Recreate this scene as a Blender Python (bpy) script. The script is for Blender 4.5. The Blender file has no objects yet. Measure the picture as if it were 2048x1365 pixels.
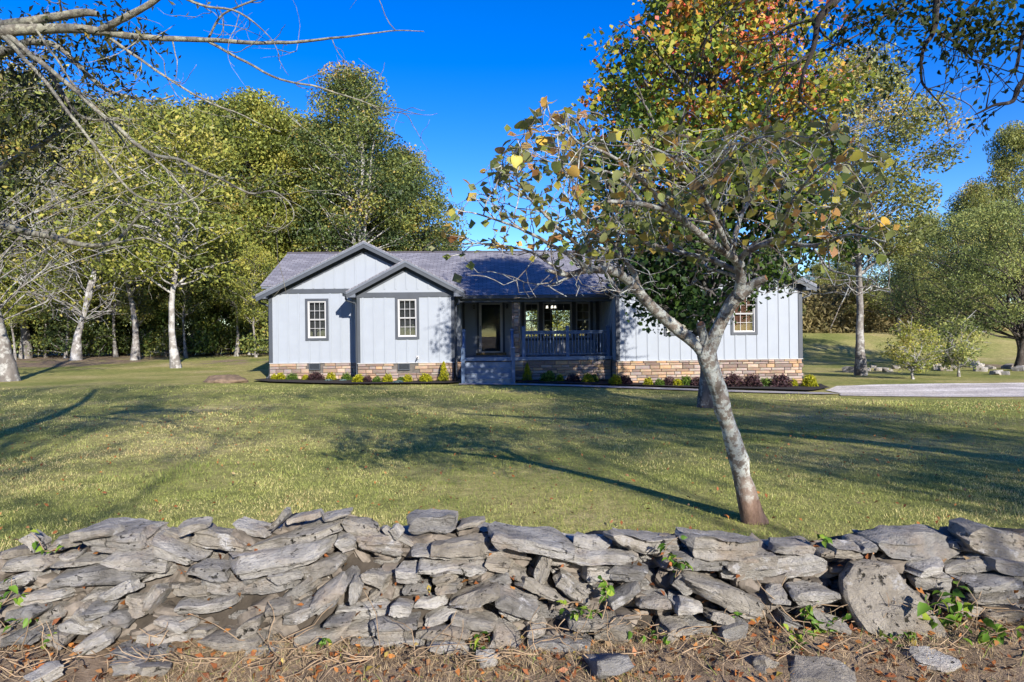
import bpy, bmesh, math, random
import numpy as np
from mathutils import Vector, Matrix, Euler

random.seed(7)
RNG = np.random.default_rng(7)
sc = bpy.context.scene
COL = sc.collection
PI = math.pi
R = math.radians

# ------------------------------------------------------------------ camera
CAMH = 1.75
ROLL = R(0.65)
F = 2048 * 24 / 36.0
cd = bpy.data.cameras.new('camera')
cam = bpy.data.objects.new('camera', cd)
COL.objects.link(cam)
cam.location = (0, 0, CAMH)
cam.rotation_euler = (R(90), ROLL, 0)
cd.lens = 24
cd.sensor_width = 36
cd.shift_y = -10.5 / 2048
cd.clip_start = 0.05
cd.clip_end = 3000
sc.camera = cam

# ------------------------------------------------------------------ sky and sun
SUN_AZ, SUN_EL = 23.0, 22.0
w = bpy.data.worlds.new('World')
sc.world = w
w.use_nodes = True
nt = w.node_tree
nt.nodes.clear()
sky = nt.nodes.new('ShaderNodeTexSky')
sky.sky_type = 'NISHITA'
sky.sun_disc = False
sky.sun_elevation = R(SUN_EL)
sky.sun_rotation = R(180 - SUN_AZ)
sky.altitude = 900
sky.air_density = 1.0
sky.dust_density = 0.2
sky.ozone_density = 3.0
hs = nt.nodes.new('ShaderNodeHueSaturation')
hs.inputs['Saturation'].default_value = 1.42
hs.inputs['Hue'].default_value = 0.522
hs.inputs['Value'].default_value = 1.0
bgn = nt.nodes.new('ShaderNodeBackground')
bgn.inputs['Strength'].default_value = 0.09
out = nt.nodes.new('ShaderNodeOutputWorld')
nt.links.new(sky.outputs[0], hs.inputs['Color'])
nt.links.new(hs.outputs[0], bgn.inputs['Color'])
nt.links.new(bgn.outputs[0], out.inputs['Surface'])

sl = bpy.data.lights.new('sun', 'SUN')
sl.energy = 3.5
sl.angle = R(0.6)
sl.color = (1.0, 0.94, 0.86)
so = bpy.data.objects.new('sun', sl)
COL.objects.link(so)
sd = Vector((-math.sin(R(SUN_AZ)) * math.cos(R(SUN_EL)), math.cos(R(SUN_AZ)) * math.cos(R(SUN_EL)), -math.sin(R(SUN_EL))))
so.rotation_euler = sd.to_track_quat('-Z', 'Y').to_euler()

sc.view_settings.view_transform = 'Standard'
sc.view_settings.look = 'None'
sc.view_settings.exposure = 1.45
sc.view_settings.gamma = 1.0
sc.view_settings.use_curve_mapping = False
sc.cycles.max_bounces = 6
sc.cycles.diffuse_bounces = 4
sc.cycles.glossy_bounces = 3
sc.cycles.transmission_bounces = 4
sc.cycles.transparent_max_bounces = 8
sc.cycles.use_denoising = True

# ------------------------------------------------------------------ small tools
RV = np.array([math.cos(ROLL), 0, -math.sin(ROLL)])
UV = np.array([math.sin(ROLL), 0, math.cos(ROLL)])


def at(px, py, Y):
    """the place at depth Y that the photograph shows at px, py"""
    d = RV * ((px - 1024) / F) + UV * (-(py - 672) / F) + np.array([0, 1.0, 0])
    return np.array([0, 0, CAMH]) + d * (Y / d[1])


def sstep(a, b, x):
    t = np.clip((np.asarray(x, float) - a) / (b - a), 0, 1)
    return t * t * (3 - 2 * t)


def vnoise(P, seed=0):
    """value noise of points (n,3), -1..1"""
    P = np.asarray(P, float) + seed * 17.13
    I = np.floor(P).astype(np.int64)
    f = P - I
    f = f * f * (3 - 2 * f)

    def h(x, y, z):
        n = (x * 374761393 + y * 668265263 + z * 2147483647 + seed * 1013904223) & 0xffffffff
        n = ((n ^ (n >> 13)) * 1274126177) & 0xffffffff
        n = (n ^ (n >> 16)) & 0xffff
        return n / 32767.5 - 1
    x, y, z = I[:, 0], I[:, 1], I[:, 2]
    r = 0
    for dx in (0, 1):
        wx = f[:, 0] if dx else 1 - f[:, 0]
        for dy in (0, 1):
            wy = f[:, 1] if dy else 1 - f[:, 1]
            for dz in (0, 1):
                wz = f[:, 2] if dz else 1 - f[:, 2]
                r = r + wx * wy * wz * h(x + dx, y + dy, z + dz)
    return r


def ground_z(x, y):
    x = np.asarray(x, float)
    y = np.asarray(y, float)
    z = -0.016 * np.clip(x, -11, 11) * sstep(12, 23, y)
    z = z + 0.42 * sstep(30, 52, y) * sstep(4, -14, x)
    z = z + 1.86 * sstep(42, 58, y) * sstep(8, 17, x)
    z = z + 0.035 * np.sin(x * 0.43 + 1.3) * np.sin(y * 0.31) * sstep(5, 9, y)
    return z


def gz(x, y):
    return float(ground_z(x, y))


def mesh_np(name, V, faces, k, smooth=False, attr=None):
    """faces: (n,k) int array"""
    me = bpy.data.meshes.new(name)
    V = np.asarray(V, np.float32)
    faces = np.asarray(faces, np.int32)
    n = len(faces)
    me.vertices.add(len(V))
    me.vertices.foreach_set('co', V.ravel())
    me.loops.add(n * k)
    me.loops.foreach_set('vertex_index', faces.ravel())
    me.polygons.add(n)
    me.polygons.foreach_set('loop_start', np.arange(n, dtype=np.int32) * k)
    if smooth:
        me.polygons.foreach_set('use_smooth', np.ones(n, bool))
    if attr is not None:
        a = me.attributes.new('hue', 'FLOAT', 'FACE')
        a.data.foreach_set('value', np.asarray(attr, np.float32))
    me.update(calc_edges=True)
    return me


def obj(name, me, mat=None, parent=None, loc=None):
    o = bpy.data.objects.new(name, me)
    COL.objects.link(o)
    if mat is not None and me is not None:
        if len(me.materials) == 0:
            me.materials.append(mat)
    if parent is not None:
        o.parent = parent
    if loc is not None:
        o.location = loc
    return o


def empty(name, loc=(0, 0, 0), rz=0):
    o = bpy.data.objects.new(name, None)
    COL.objects.link(o)
    o.location = loc
    o.rotation_euler = (0, 0, rz)
    o.empty_display_size = 0.2
    return o


def tag(o, label=None, cat=None, group=None, kind=None):
    if label:
        o['label'] = label
    if cat:
        o['category'] = cat
    if group:
        o['group'] = group
    if kind:
        o['kind'] = kind
    return o


BOXF = [(0, 3, 2, 1), (4, 5, 6, 7), (0, 1, 5, 4), (1, 2, 6, 5), (2, 3, 7, 6), (3, 0, 4, 7)]


class MB:
    """collects boxes and prisms into one mesh"""

    def __init__(self):
        self.v = []
        self.f = []

    def box(self, x0, x1, y0, y1, z0, z1):
        b = len(self.v)
        self.v += [(x0, y0, z0), (x1, y0, z0), (x1, y1, z0), (x0, y1, z0), (x0, y0, z1), (x1, y0, z1), (x1, y1, z1), (x0, y1, z1)]
        self.f += [tuple(b + i for i in q) for q in BOXF]
        return self

    def hexa(self, p):
        """8 corners, bottom four then top four"""
        b = len(self.v)
        self.v += [tuple(q) for q in p]
        self.f += [tuple(b + i for i in q) for q in BOXF]
        return self

    def poly(self, pts):
        b = len(self.v)
        self.v += [tuple(q) for q in pts]
        self.f.append(tuple(range(b, b + len(pts))))
        return self

    def prism(self, top, bottom):
        """two matching outlines"""
        n = len(top)
        b = len(self.v)
        self.v += [tuple(q) for q in top] + [tuple(q) for q in bottom]
        self.f.append(tuple(b + i for i in range(n)))
        self.f.append(tuple(b + n + i for i in reversed(range(n))))
        for i in range(n):
            j = (i + 1) % n
            self.f.append((b + i, b + n + i, b + n + j, b + j))
        return self

    def mesh(self, name):
        me = bpy.data.meshes.new(name)
        me.from_pydata(self.v, [], self.f)
        me.update()
        bm = bmesh.new()
        bm.from_mesh(me)
        bmesh.ops.recalc_face_normals(bm, faces=bm.faces)
        bm.to_mesh(me)
        bm.free()
        return me

    def build(self, name, mat, parent=None, bevel=0):
        o = obj(name, self.mesh(name), mat, parent)
        if bevel:
            m = o.modifiers.new('bevel', 'BEVEL')
            m.width = bevel
            m.segments = 2
            m.limit_method = 'ANGLE'
        return o


def box(name, x0, x1, y0, y1, z0, z1, mat, parent=None, bevel=0):
    return MB().box(x0, x1, y0, y1, z0, z1).build(name, mat, parent, bevel)


class Tubes:
    def __init__(self):
        self.V = []
        self.Fc = []
        self.n = 0

    def add(self, P, rad, s=6, cap=True):
        P = np.asarray(P, float)
        K = len(P)
        rad = np.asarray(rad, float) * np.ones(K)
        T = np.gradient(P, axis=0)
        T /= np.linalg.norm(T, axis=1)[:, None] + 1e-9
        ref = np.array([0, 0, 1.0]) if abs(T[0][2]) < 0.9 else np.array([1.0, 0, 0])
        N = np.empty_like(P)
        nrm = ref - T[0] * (ref @ T[0])
        nrm /= np.linalg.norm(nrm)
        for i in range(K):
            nrm = nrm - T[i] * (nrm @ T[i])
            nrm /= np.linalg.norm(nrm) + 1e-9
            N[i] = nrm
        B = np.cross(T, N)
        a = np.arange(s) * 2 * PI / s
        ring = P[:, None, :] + rad[:, None, None] * (np.cos(a)[None, :, None] * N[:, None, :] + np.sin(a)[None, :, None] * B[:, None, :])
        i = np.arange(K - 1)[:, None]
        j = np.arange(s)[None, :]
        j2 = (j + 1) % s
        f = np.stack([i * s + j, i * s + j2, (i + 1) * s + j2, (i + 1) * s + j], -1).reshape(-1, 4) + self.n
        self.V.append(ring.reshape(-1, 3))
        self.Fc.append(f)
        self.n += K * s
        if cap and s >= 4:
            b = self.n - s
            c = np.array([[b, b + 1 + q, b + 2 + q, b + 2 + q] for q in range(0)], int).reshape(-1, 4)
            if s == 4:
                self.Fc.append(np.array([[b, b + 1, b + 2, b + 3]]))
            elif s == 6:
                self.Fc.append(np.array([[b, b + 1, b + 2, b + 3], [b + 3, b + 4, b + 5, b]]))
            elif s == 8:
                self.Fc.append(np.array([[b, b + 1, b + 2, b + 3], [b + 3, b + 4, b + 7, b], [b + 4, b + 5, b + 6, b + 7]]))

    def mesh(self, name, rough=0, rs=6.0):
        V = np.concatenate(self.V)
        if rough:
            n = vnoise(V * rs, 3)[:, None]
            m = np.stack([vnoise(V * rs + 31, 5), vnoise(V * rs + 57, 6), vnoise(V * rs * .7, 8)], -1)
            V = V + m * rough + 0 * n
        return mesh_np(name, V, np.concatenate(self.Fc), 4, smooth=True)


def smooth_path(P, n=4):
    """Catmull-Rom through the rows of P (any number of columns)"""
    P = np.asarray(P, float)
    Q = np.vstack([2 * P[0] - P[1], P, 2 * P[-1] - P[-2]])
    o = []
    t = np.linspace(0, 1, n, endpoint=False)[:, None]
    for i in range(1, len(Q) - 2):
        a, b, c, d = Q[i - 1], Q[i], Q[i + 1], Q[i + 2]
        o.append(0.5 * (2 * b + (c - a) * t + (2 * a - 5 * b + 4 * c - d) * t ** 2 + (3 * b - a - 3 * c + d) * t ** 3))
    o.append(P[-1:])
    return np.concatenate(o)


def unit(a):
    return a / (np.linalg.norm(a, axis=-1, keepdims=True) + 1e-9)


def leaf_cards(name, C, S, hue, rng, aspect=0.55, up=0.5, droop=0.0, fold=0.15):
    """one kite-shaped leaf for each centre"""
    C = np.asarray(C, float)
    n = len(C)
    nor = unit(rng.normal(size=(n, 3)) + np.array([0, -0.25 * up, up * 1.6]))
    t = unit(rng.normal(size=(n, 3)) + np.array([0, 0, -droop]))
    t = unit(t - nor * np.sum(t * nor, 1)[:, None])
    b = np.cross(nor, t)
    S = (np.asarray(S) * np.ones(n))[:, None]
    V = np.empty((n, 4, 3))
    V[:, 0] = C - t * S * .5
    V[:, 1] = C - t * S * .04 + b * S * aspect * .5 + nor * S * fold
    V[:, 2] = C + t * S * .5
    V[:, 3] = C - t * S * .04 - b * S * aspect * .5 + nor * S * fold
    Fc = np.arange(n * 4).reshape(n, 4)
    return mesh_np(name, V.reshape(-1, 3), Fc, 4, attr=hue)


# ------------------------------------------------------------------ materials
def new_mat(name):
    m = bpy.data.materials.new(name)
    m.use_nodes = True
    n = m.node_tree
    b = n.nodes['Principled BSDF']
    return m, n, b


def nd(n, t, **kw):
    x = n.nodes.new(t)
    for k, v in kw.items():
        setattr(x, k, v)
    return x


def ramp(n, stops, interp='LINEAR'):
    r = n.nodes.new('ShaderNodeValToRGB')
    cr = r.color_ramp
    cr.interpolation = interp
    while len(cr.elements) < len(stops):
        cr.elements.new(0.5)
    for e, (p, c) in zip(cr.elements, stops):
        e.position = p
        e.color = (*c, 1)
    return r


def noise(n, scale, detail=4, rough=0.55, coord='Object', vec=None, stretch=None):
    t = nd(n, 'ShaderNodeTexNoise')
    t.inputs['Scale'].default_value = scale
    t.inputs['Detail'].default_value = detail
    t.inputs['Roughness'].default_value = rough
    if vec is None:
        tc = nd(n, 'ShaderNodeTexCoord')
        vec = tc.outputs[coord]
    if stretch:
        mp = nd(n, 'ShaderNodeMapping')
        mp.inputs['Scale'].default_value = stretch
        n.links.new(vec, mp.inputs[0])
        vec = mp.outputs[0]
    n.links.new(vec, t.inputs['Vector'])
    return t


def bump(n, b, src, strength=0.3, dist=0.02):
    bp = nd(n, 'ShaderNodeBump')
    bp.inputs['Strength'].default_value = strength
    bp.inputs['Distance'].default_value = dist
    n.links.new(src, bp.inputs['Height'])
    n.links.new(bp.outputs[0], b.inputs['Normal'])
    return bp


def mixc(n, a, b, fac, mode='MIX'):
    m = nd(n, 'ShaderNodeMix', data_type='RGBA', blend_type=mode)
    for src, i in ((fac, 0), (a, 6), (b, 7)):
        if isinstance(src, (int, float)):
            m.inputs[i].default_value = src
        elif isinstance(src, tuple):
            m.inputs[i].default_value = (*src, 1)
        else:
            n.links.new(src, m.inputs[i])
    return m.outputs[2]


def simple(name, c, rough=0.6, var=0.12, scale=6, bumps=0.0, bscale=40, spec=0.3):
    m, n, b = new_mat(name)
    t = noise(n, scale, 5)
    lo = tuple(x * (1 - var) for x in c)
    hi = tuple(min(1, x * (1 + var)) for x in c)
    r = ramp(n, [(0.3, lo), (0.7, hi)])
    n.links.new(t.outputs[0], r.inputs[0])
    n.links.new(r.outputs[0], b.inputs['Base Color'])
    b.inputs['Roughness'].default_value = rough
    b.inputs['Specular IOR Level'].default_value = spec
    if bumps:
        t2 = noise(n, bscale, 3)
        bump(n, b, t2.outputs[0], bumps, 0.01)
    return m


def leaf_mat(name, stops, transl=0.35, rough=0.5, use_random=False):
    m, n, b = new_mat(name)
    if use_random:
        a = nd(n, 'ShaderNodeObjectInfo')
        src = a.outputs['Random']
    else:
        a = nd(n, 'ShaderNodeAttribute', attribute_name='hue')
        src = a.outputs['Fac']
    r = ramp(n, stops)
    n.links.new(src, r.inputs[0])
    n.links.new(r.outputs[0], b.inputs['Base Color'])
    b.inputs['Roughness'].default_value = rough
    b.inputs['Specular IOR Level'].default_value = 0.25
    tr = nd(n, 'ShaderNodeBsdfTranslucent')
    n.links.new(r.outputs[0], tr.inputs['Color'])
    mx = nd(n, 'ShaderNodeMixShader')
    mx.inputs[0].default_value = transl
    n.links.new(b.outputs[0], mx.inputs[1])
    n.links.new(tr.outputs[0], mx.inputs[2])
    n.links.new(mx.outputs[0], n.nodes['Material Output'].inputs['Surface'])
    return m


def bark_mat(name, dark, mid, lichen, amount=0.5, scale=5.0, ls=9.0):
    m, n, b = new_mat(name)
    t = noise(n, scale, 6, 0.65, stretch=(1, 1, 0.35))
    r = ramp(n, [(0.3, dark), (0.65, mid)])
    n.links.new(t.outputs[0], r.inputs[0])
    t2 = noise(n, ls, 6, 0.7)
    rr = ramp(n, [(0.62 - amount * 0.28, (0, 0, 0)), (0.70 - amount * 0.28, (1, 1, 1))])
    n.links.new(t2.outputs[0], rr.inputs[0])
    t3 = noise(n, ls * 6, 3, 0.6)
    r3 = ramp(n, [(0.3, tuple(x * .62 for x in lichen)), (0.7, lichen)])
    n.links.new(t3.outputs[0], r3.inputs[0])
    c = mixc(n, r.outputs[0], r3.outputs[0], rr.outputs[0])
    n.links.new(c, b.inputs['Base Color'])
    b.inputs['Roughness'].default_value = 0.9
    b.inputs['Specular IOR Level'].default_value = 0.1
    t4 = noise(n, scale * 7, 5, 0.7, stretch=(1, 1, 0.4))
    bump(n, b, t4.outputs[0], 0.7, 0.02)
    return m


M = {}
M['white'] = simple('white_siding', (0.262, 0.288, 0.322), 0.55, 0.035, 2.0, 0.05, 120)
M['vinyl'] = simple('white_vinyl', (0.42, 0.42, 0.42), 0.4, 0.03)
M['trim'] = simple('charcoal_trim', (0.052, 0.060, 0.072), 0.5, 0.10, 3)
M['deck'] = simple('skylit_blue_paint', (0.085, 0.13, 0.21), 0.5, 0.15, 5, 0.1, 30)  # bluish grey railing paint, brightened to carry the blue skylight on it
M['step'] = simple('lightened_step_paint', (0.17, 0.21, 0.27), 0.55, 0.2, 5, 0.1, 30)  # deck and step grey, lightened to stand in for light in the porch
M['dark'] = simple('dark_metal', (0.03, 0.03, 0.034), 0.45, 0.1)
M['soffit'] = simple('grey_soffit', (0.11, 0.125, 0.15), 0.6, 0.08)
M['brownblind'] = simple('brown_blind', (0.16, 0.062, 0.034), 0.6, 0.15, 3)
M['greyblind'] = simple('grey_blind', (0.06, 0.06, 0.065), 0.7, 0.2, 2)
M['inner'] = simple('room_wall', (0.22, 0.20, 0.17), 0.8, 0.1)
M['innerfloor'] = simple('room_floor', (0.10, 0.06, 0.035), 0.5, 0.2)
M['oak'] = simple('threshold_oak', (0.19, 0.125, 0.05), 0.55, 0.4, 14)
M['mortar'] = simple('mortar', (0.10, 0.09, 0.08), 0.9, 0.3, 12, 0.4, 60)
M['concrete'] = simple('path_concrete', (0.33, 0.30, 0.28), 0.9, 0.25, 3, 0.3, 60)
M['mulch'] = simple('dark_mulch', (0.028, 0.021, 0.018), 0.95, 0.6, 25, 1.0, 45)
M['gap_shade_soil'] = simple('gap_shade_soil', (0.05, 0.041, 0.032), 0.95, 0.4, 8, 1.0, 40)  # earth colour taken darker to put shade into the wall's gaps
M['mound'] = simple('bare_clay', (0.15, 0.105, 0.07), 0.95, 0.35, 7, 1.0, 25)
M['rubble'] = simple('gap_shade_rubble', (0.15, 0.128, 0.105), 0.95, 0.55, 9, 0.8, 30)  # browner than the slabs and darkened, with crevice shade in the colour
M['cutwood'] = simple('cut_wood', (0.42, 0.20, 0.09), 0.8, 0.3, 30)

# stones of the plinth: one colour for each piece
m, n, b = new_mat('ledge_stone')
oi = nd(n, 'ShaderNodeObjectInfo')
r = ramp(n, [(0, (.17, .125, .10)), (.14, (.31, .22, .15)), (.3, (.23, .16, .11)), (.45, (.37, .285, .21)), (.6, (.22, .18, .16)), (.72, (.38, .25, .14)), (.85, (.29, .24, .205)), (1, (.32, .22, .15))], 'CONSTANT')
n.links.new(oi.outputs['Random'], r.inputs[0])
t = noise(n, 9, 6, 0.65)
c = mixc(n, r.outputs[0], t.outputs[1], 0.35, 'OVERLAY')
n.links.new(c, b.inputs['Base Color'])
b.inputs['Roughness'].default_value = 0.9
t2 = noise(n, 22, 5, 0.7)
bump(n, b, t2.outputs[0], 0.8, 0.02)
M['ledge'] = m

# roof shingles
m, n, b = new_mat('asphalt_shingle')
tc = nd(n, 'ShaderNodeTexCoord')
br = nd(n, 'ShaderNodeTexBrick')
br.offset = 0.5
br.inputs['Scale'].default_value = 1.0
br.inputs['Brick Width'].default_value = 0.32
br.inputs['Row Height'].default_value = 0.145
br.inputs['Mortar Size'].default_value = 0.012
br.inputs['Mortar Smooth'].default_value = 0.3
br.inputs['Bias'].default_value = -0.1
br.inputs['Color1'].default_value = (.150, .150, .168, 1)
br.inputs['Color2'].default_value = (.235, .234, .255, 1)
br.inputs['Mortar'].default_value = (.07, .063, .07, 1)
n.links.new(tc.outputs['UV'], br.inputs['Vector'])
t = noise(n, 1.3, 6, 0.7)
r = ramp(n, [(.3, (.8, .8, .84)), (.7, (1.15, 1.12, 1.1))])
n.links.new(t.outputs[0], r.inputs[0])
c = mixc(n, br.outputs[0], r.outputs[0], 1.0, 'MULTIPLY')
n.links.new(c, b.inputs['Base Color'])
b.inputs['Roughness'].default_value = 0.95
t5 = noise(n, 90, 2)
mth = nd(n, 'ShaderNodeMath', operation='ADD')
n.links.new(br.outputs['Fac'], mth.inputs[0])
n.links.new(t5.outputs[0], mth.inputs[1])
bump(n, b, mth.outputs[0], -0.5, 0.02)
M['shingle'] = m

# window glass: mirrors the outdoors by fresnel, lets the room show
m, n, b = new_mat('window_glass')
n.nodes.remove(b)
gl = nd(n, 'ShaderNodeBsdfGlossy')
gl.inputs['Roughness'].default_value = 0.01
gl.inputs['Color'].default_value = (.95, .97, 1, 1)
tr = nd(n, 'ShaderNodeBsdfTransparent')
tr.inputs['Color'].default_value = (.78, .80, .80, 1)
fr = nd(n, 'ShaderNodeFresnel')
fr.inputs['IOR'].default_value = 1.5
mx = nd(n, 'ShaderNodeMixShader')
n.links.new(fr.outputs[0], mx.inputs[0])
n.links.new(tr.outputs[0], mx.inputs[1])
n.links.new(gl.outputs[0], mx.inputs[2])
n.links.new(mx.outputs[0], n.nodes['Material Output'].inputs['Surface'])
M['glass'] = m

m, n, b = new_mat('lamp_glow')
b.inputs['Emission Color'].default_value = (1, .9, .75, 1)
b.inputs['Emission Strength'].default_value = 1.0
M['glow'] = m

# limestone of the field wall
m, n, b = new_mat('field_limestone')
oi = nd(n, 'ShaderNodeObjectInfo')
tco = nd(n, 'ShaderNodeTexCoord')
add = nd(n, 'ShaderNodeVectorMath', operation='ADD')
n.links.new(tco.outputs['Object'], add.inputs[0])
mul = nd(n, 'ShaderNodeVectorMath', operation='SCALE')
cmb = nd(n, 'ShaderNodeCombineXYZ')
for i in range(3):
    n.links.new(oi.outputs['Random'], cmb.inputs[i])
n.links.new(cmb.outputs[0], mul.inputs[0])
mul.inputs['Scale'].default_value = 40
n.links.new(mul.outputs[0], add.inputs[1])
vec = add.outputs[0]
rb = ramp(n, [(0, (.27, .245, .205)), (.2, (.41, .395, .365)), (.4, (.235, .23, .222)), (.6, (.46, .445, .415)), (.8, (.31, .283, .24)), (1, (.37, .358, .335))])
n.links.new(oi.outputs['Random'], rb.inputs[0])
t = noise(n, 5, 7, 0.7, vec=vec)
r1 = ramp(n, [(.30, (.55, .53, .50)), (.70, (1.5, 1.48, 1.45))])
n.links.new(t.outputs[0], r1.inputs[0])
c = mixc(n, rb.outputs[0], r1.outputs[0], 1.0, 'MULTIPLY')
# tan soil staining
ts = noise(n, 3.1, 5, 0.6, vec=vec)
rs = ramp(n, [(.54, (0, 0, 0)), (.72, (.6, .6, .6))])
n.links.new(ts.outputs[0], rs.inputs[0])
c = mixc(n, c, (.36, .27, .19), rs.outputs[0])
# pale lichen and dry white patches
tl = noise(n, 6.5, 5, 0.7, vec=vec)
rl = ramp(n, [(.60, (0, 0, 0)), (.68, (.75, .75, .75))])
n.links.new(tl.outputs[0], rl.inputs[0])
c = mixc(n, c, (.62, .61, .60), rl.outputs[0])
# black pits and moss
tv = noise(n, 26, 4, 0.6, vec=vec)
rv = ramp(n, [(.60, (0, 0, 0)), (.66, (1, 1, 1))])
n.links.new(tv.outputs[0], rv.inputs[0])
tp = noise(n, 2.6, 3, 0.6, vec=vec)
rp = ramp(n, [(.48, (0, 0, 0)), (.60, (1, 1, 1))])
n.links.new(tp.outputs[0], rp.inputs[0])
mm = nd(n, 'ShaderNodeMath', operation='MULTIPLY')
n.links.new(rv.outputs[0], mm.inputs[0])
n.links.new(rp.outputs[0], mm.inputs[1])
c = mixc(n, c, (.035, .032, .022), mm.outputs[0])
tm = noise(n, 8, 6, 0.75, vec=vec)
rm = ramp(n, [(.66, (0, 0, 0)), (.72, (.8, .8, .8))])
n.links.new(tm.outputs[0], rm.inputs[0])
c = mixc(n, c, (.05, .047, .03), rm.outputs[0])
n.links.new(c, b.inputs['Base Color'])
b.inputs['Roughness'].default_value = 0.95
b.inputs['Specular IOR Level'].default_value = 0.15
t2 = noise(n, 14, 8, 0.72, vec=vec, stretch=(1, 1, 2.2))
sub = nd(n, 'ShaderNodeMath', operation='SUBTRACT')
n.links.new(t2.outputs[0], sub.inputs[0])
n.links.new(mm.outputs[0], sub.inputs[1])
bump(n, b, sub.outputs[0], 1.0, 0.07)
M['limestone'] = m

# bark
m = bark_mat('redbud_bark', (.11, .09, .072), (.30, .26, .22), (.56, .58, .53), 0.55, 12, 15)
n = m.node_tree
tcz = nd(n, 'ShaderNodeTexCoord')
sx = nd(n, 'ShaderNodeSeparateXYZ')
n.links.new(tcz.outputs['Object'], sx.inputs[0])
nz = noise(n, 7, 4, 0.6)
ad = nd(n, 'ShaderNodeMath', operation='MULTIPLY_ADD')
n.links.new(nz.outputs[0], ad.inputs[0])
ad.inputs[1].default_value = 0.9
n.links.new(sx.outputs['Z'], ad.inputs[2])
rz_ = ramp(n, [(.62, (1, 1, 1)), (.98, (0, 0, 0))])
n.links.new(ad.outputs[0], rz_.inputs[0])
bs = n.nodes['Principled BSDF']
old = bs.inputs['Base Color'].links[0].from_socket
t9 = noise(n, 14, 6, 0.7, stretch=(1, 1, .35))
r9 = ramp(n, [(.3, (.075, .045, .033)), (.7, (.24, .165, .125))])
n.links.new(t9.outputs[0], r9.inputs[0])
n.links.new(mixc(n, old, r9.outputs[0], rz_.outputs[0]), bs.inputs['Base Color'])
M['bark_redbud'] = m
M['bark_maple'] = bark_mat('maple_bark', (.05, .045, .04), (.15, .135, .125), (.30, .30, .28), 0.35, 4, 6)
M['bark_pale'] = bark_mat('pale_bark', (.10, .09, .08), (.27, .25, .225), (.47, .455, .43), 0.6, 3, 2.2)
M['bark_grey'] = bark_mat('grey_bark', (.09, .078, .068), (.22, .20, .18), (.38, .37, .34), 0.45, 3, 3)
M['bark_dark'] = bark_mat('dark_bark', (.03, .026, .022), (.085, .072, .062), (.16, .15, .13), 0.25, 5, 6)
M['bark_lichen'] = bark_mat('lichen_bark', (.09, .082, .065), (.22, .20, .16), (.37, .36, .27), 0.55, 12, 20)
M['twig'] = bark_mat('bare_twig', (.20, .18, .155), (.36, .33, .29), (.45, .44, .40), 0.4, 14, 14)
M['straw'] = simple('dead_stem', (.28, .20, .125), 0.9, 0.5, 8)

# leaves
M['leaf_wood'] = leaf_mat('wood_leaf', [(0, (0.049, 0.079, 0.032)), (.35, (0.121, 0.163, 0.049)), (.65, (0.244, 0.265, 0.061)), (.88, (0.389, 0.358, 0.083)), (1, (0.486, 0.311, 0.095))])
M['leaf_yellowgreen'] = leaf_mat('yellow_green_leaf', [(0, (0.091, 0.123, 0.034)), (.4, (0.212, 0.245, 0.051)), (.75, (0.379, 0.373, 0.072)), (1, (0.514, 0.431, 0.114))])
M['leaf_dark'] = leaf_mat('dark_leaf', [(0, (0.036, 0.065, 0.021)), (.5, (0.091, 0.143, 0.036)), (.85, (0.181, 0.232, 0.045)), (1, (0.345, 0.324, 0.061))])
M['leaf_olive'] = leaf_mat('olive_leaf', [(0, (0.106, 0.125, 0.037)), (.5, (0.240, 0.262, 0.072)), (.85, (0.399, 0.377, 0.106)), (1, (0.503, 0.358, 0.125))])
M['leaf_cool'] = leaf_mat('fresh_leaf', [(0, (.09, .12, .04)), (.5, (.22, .265, .08)), (.85, (.36, .38, .11)), (1, (.45, .42, .12))]) if True else leaf_mat('x', [(0, (0.066, 0.133, 0.034)), (.5, (0.161, 0.255, 0.057)), (.85, (0.302, 0.378, 0.076)), (1, (0.473, 0.454, 0.095))])
M['leaf_maple'] = leaf_mat('maple_leaf', [(0, (0.036, 0.075, 0.019)), (.3, (0.108, 0.176, 0.028)), (.5, (0.273, 0.311, 0.036)), (.64, (0.506, 0.390, 0.058)), (.78, (0.643, 0.253, 0.068)), (.90, (0.701, 0.108, 0.078)), (1, (0.750, 0.311, 0.234))])
M['leaf_pear'] = leaf_mat('overhanging_leaf', [(0, (.020, .034, .010)), (.6, (.05, .075, .015)), (1, (.12, .13, .025))], 0.3)
M['leaf_elm'] = leaf_mat('narrow_leaf', [(0, (.022, .028, .012)), (.5, (.055, .065, .018)), (.8, (.14, .13, .03)), (1, (.26, .18, .04))], 0.3)
M['leaf_gold'] = leaf_mat('golden_leaf', [(0, (.12, .14, .010)), (.5, (.36, .36, .015)), (1, (.56, .50, .03))], 0.3)
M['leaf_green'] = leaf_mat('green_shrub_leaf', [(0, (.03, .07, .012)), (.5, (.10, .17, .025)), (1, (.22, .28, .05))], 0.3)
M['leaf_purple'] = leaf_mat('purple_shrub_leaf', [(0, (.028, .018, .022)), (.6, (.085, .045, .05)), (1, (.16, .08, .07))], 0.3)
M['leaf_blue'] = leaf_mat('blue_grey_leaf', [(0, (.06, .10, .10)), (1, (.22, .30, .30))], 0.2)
M['leaf_brush'] = leaf_mat('dry_brush', [(0, (.15, .135, .055)), (.5, (.27, .22, .10)), (1, (.36, .29, .14))], 0.3)
M['leaf_vine'] = leaf_mat('vine_leaf', [(0, (.05, .12, .015)), (.6, (.14, .26, .03)), (1, (.32, .40, .05))], 0.35, use_random=True)
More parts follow.
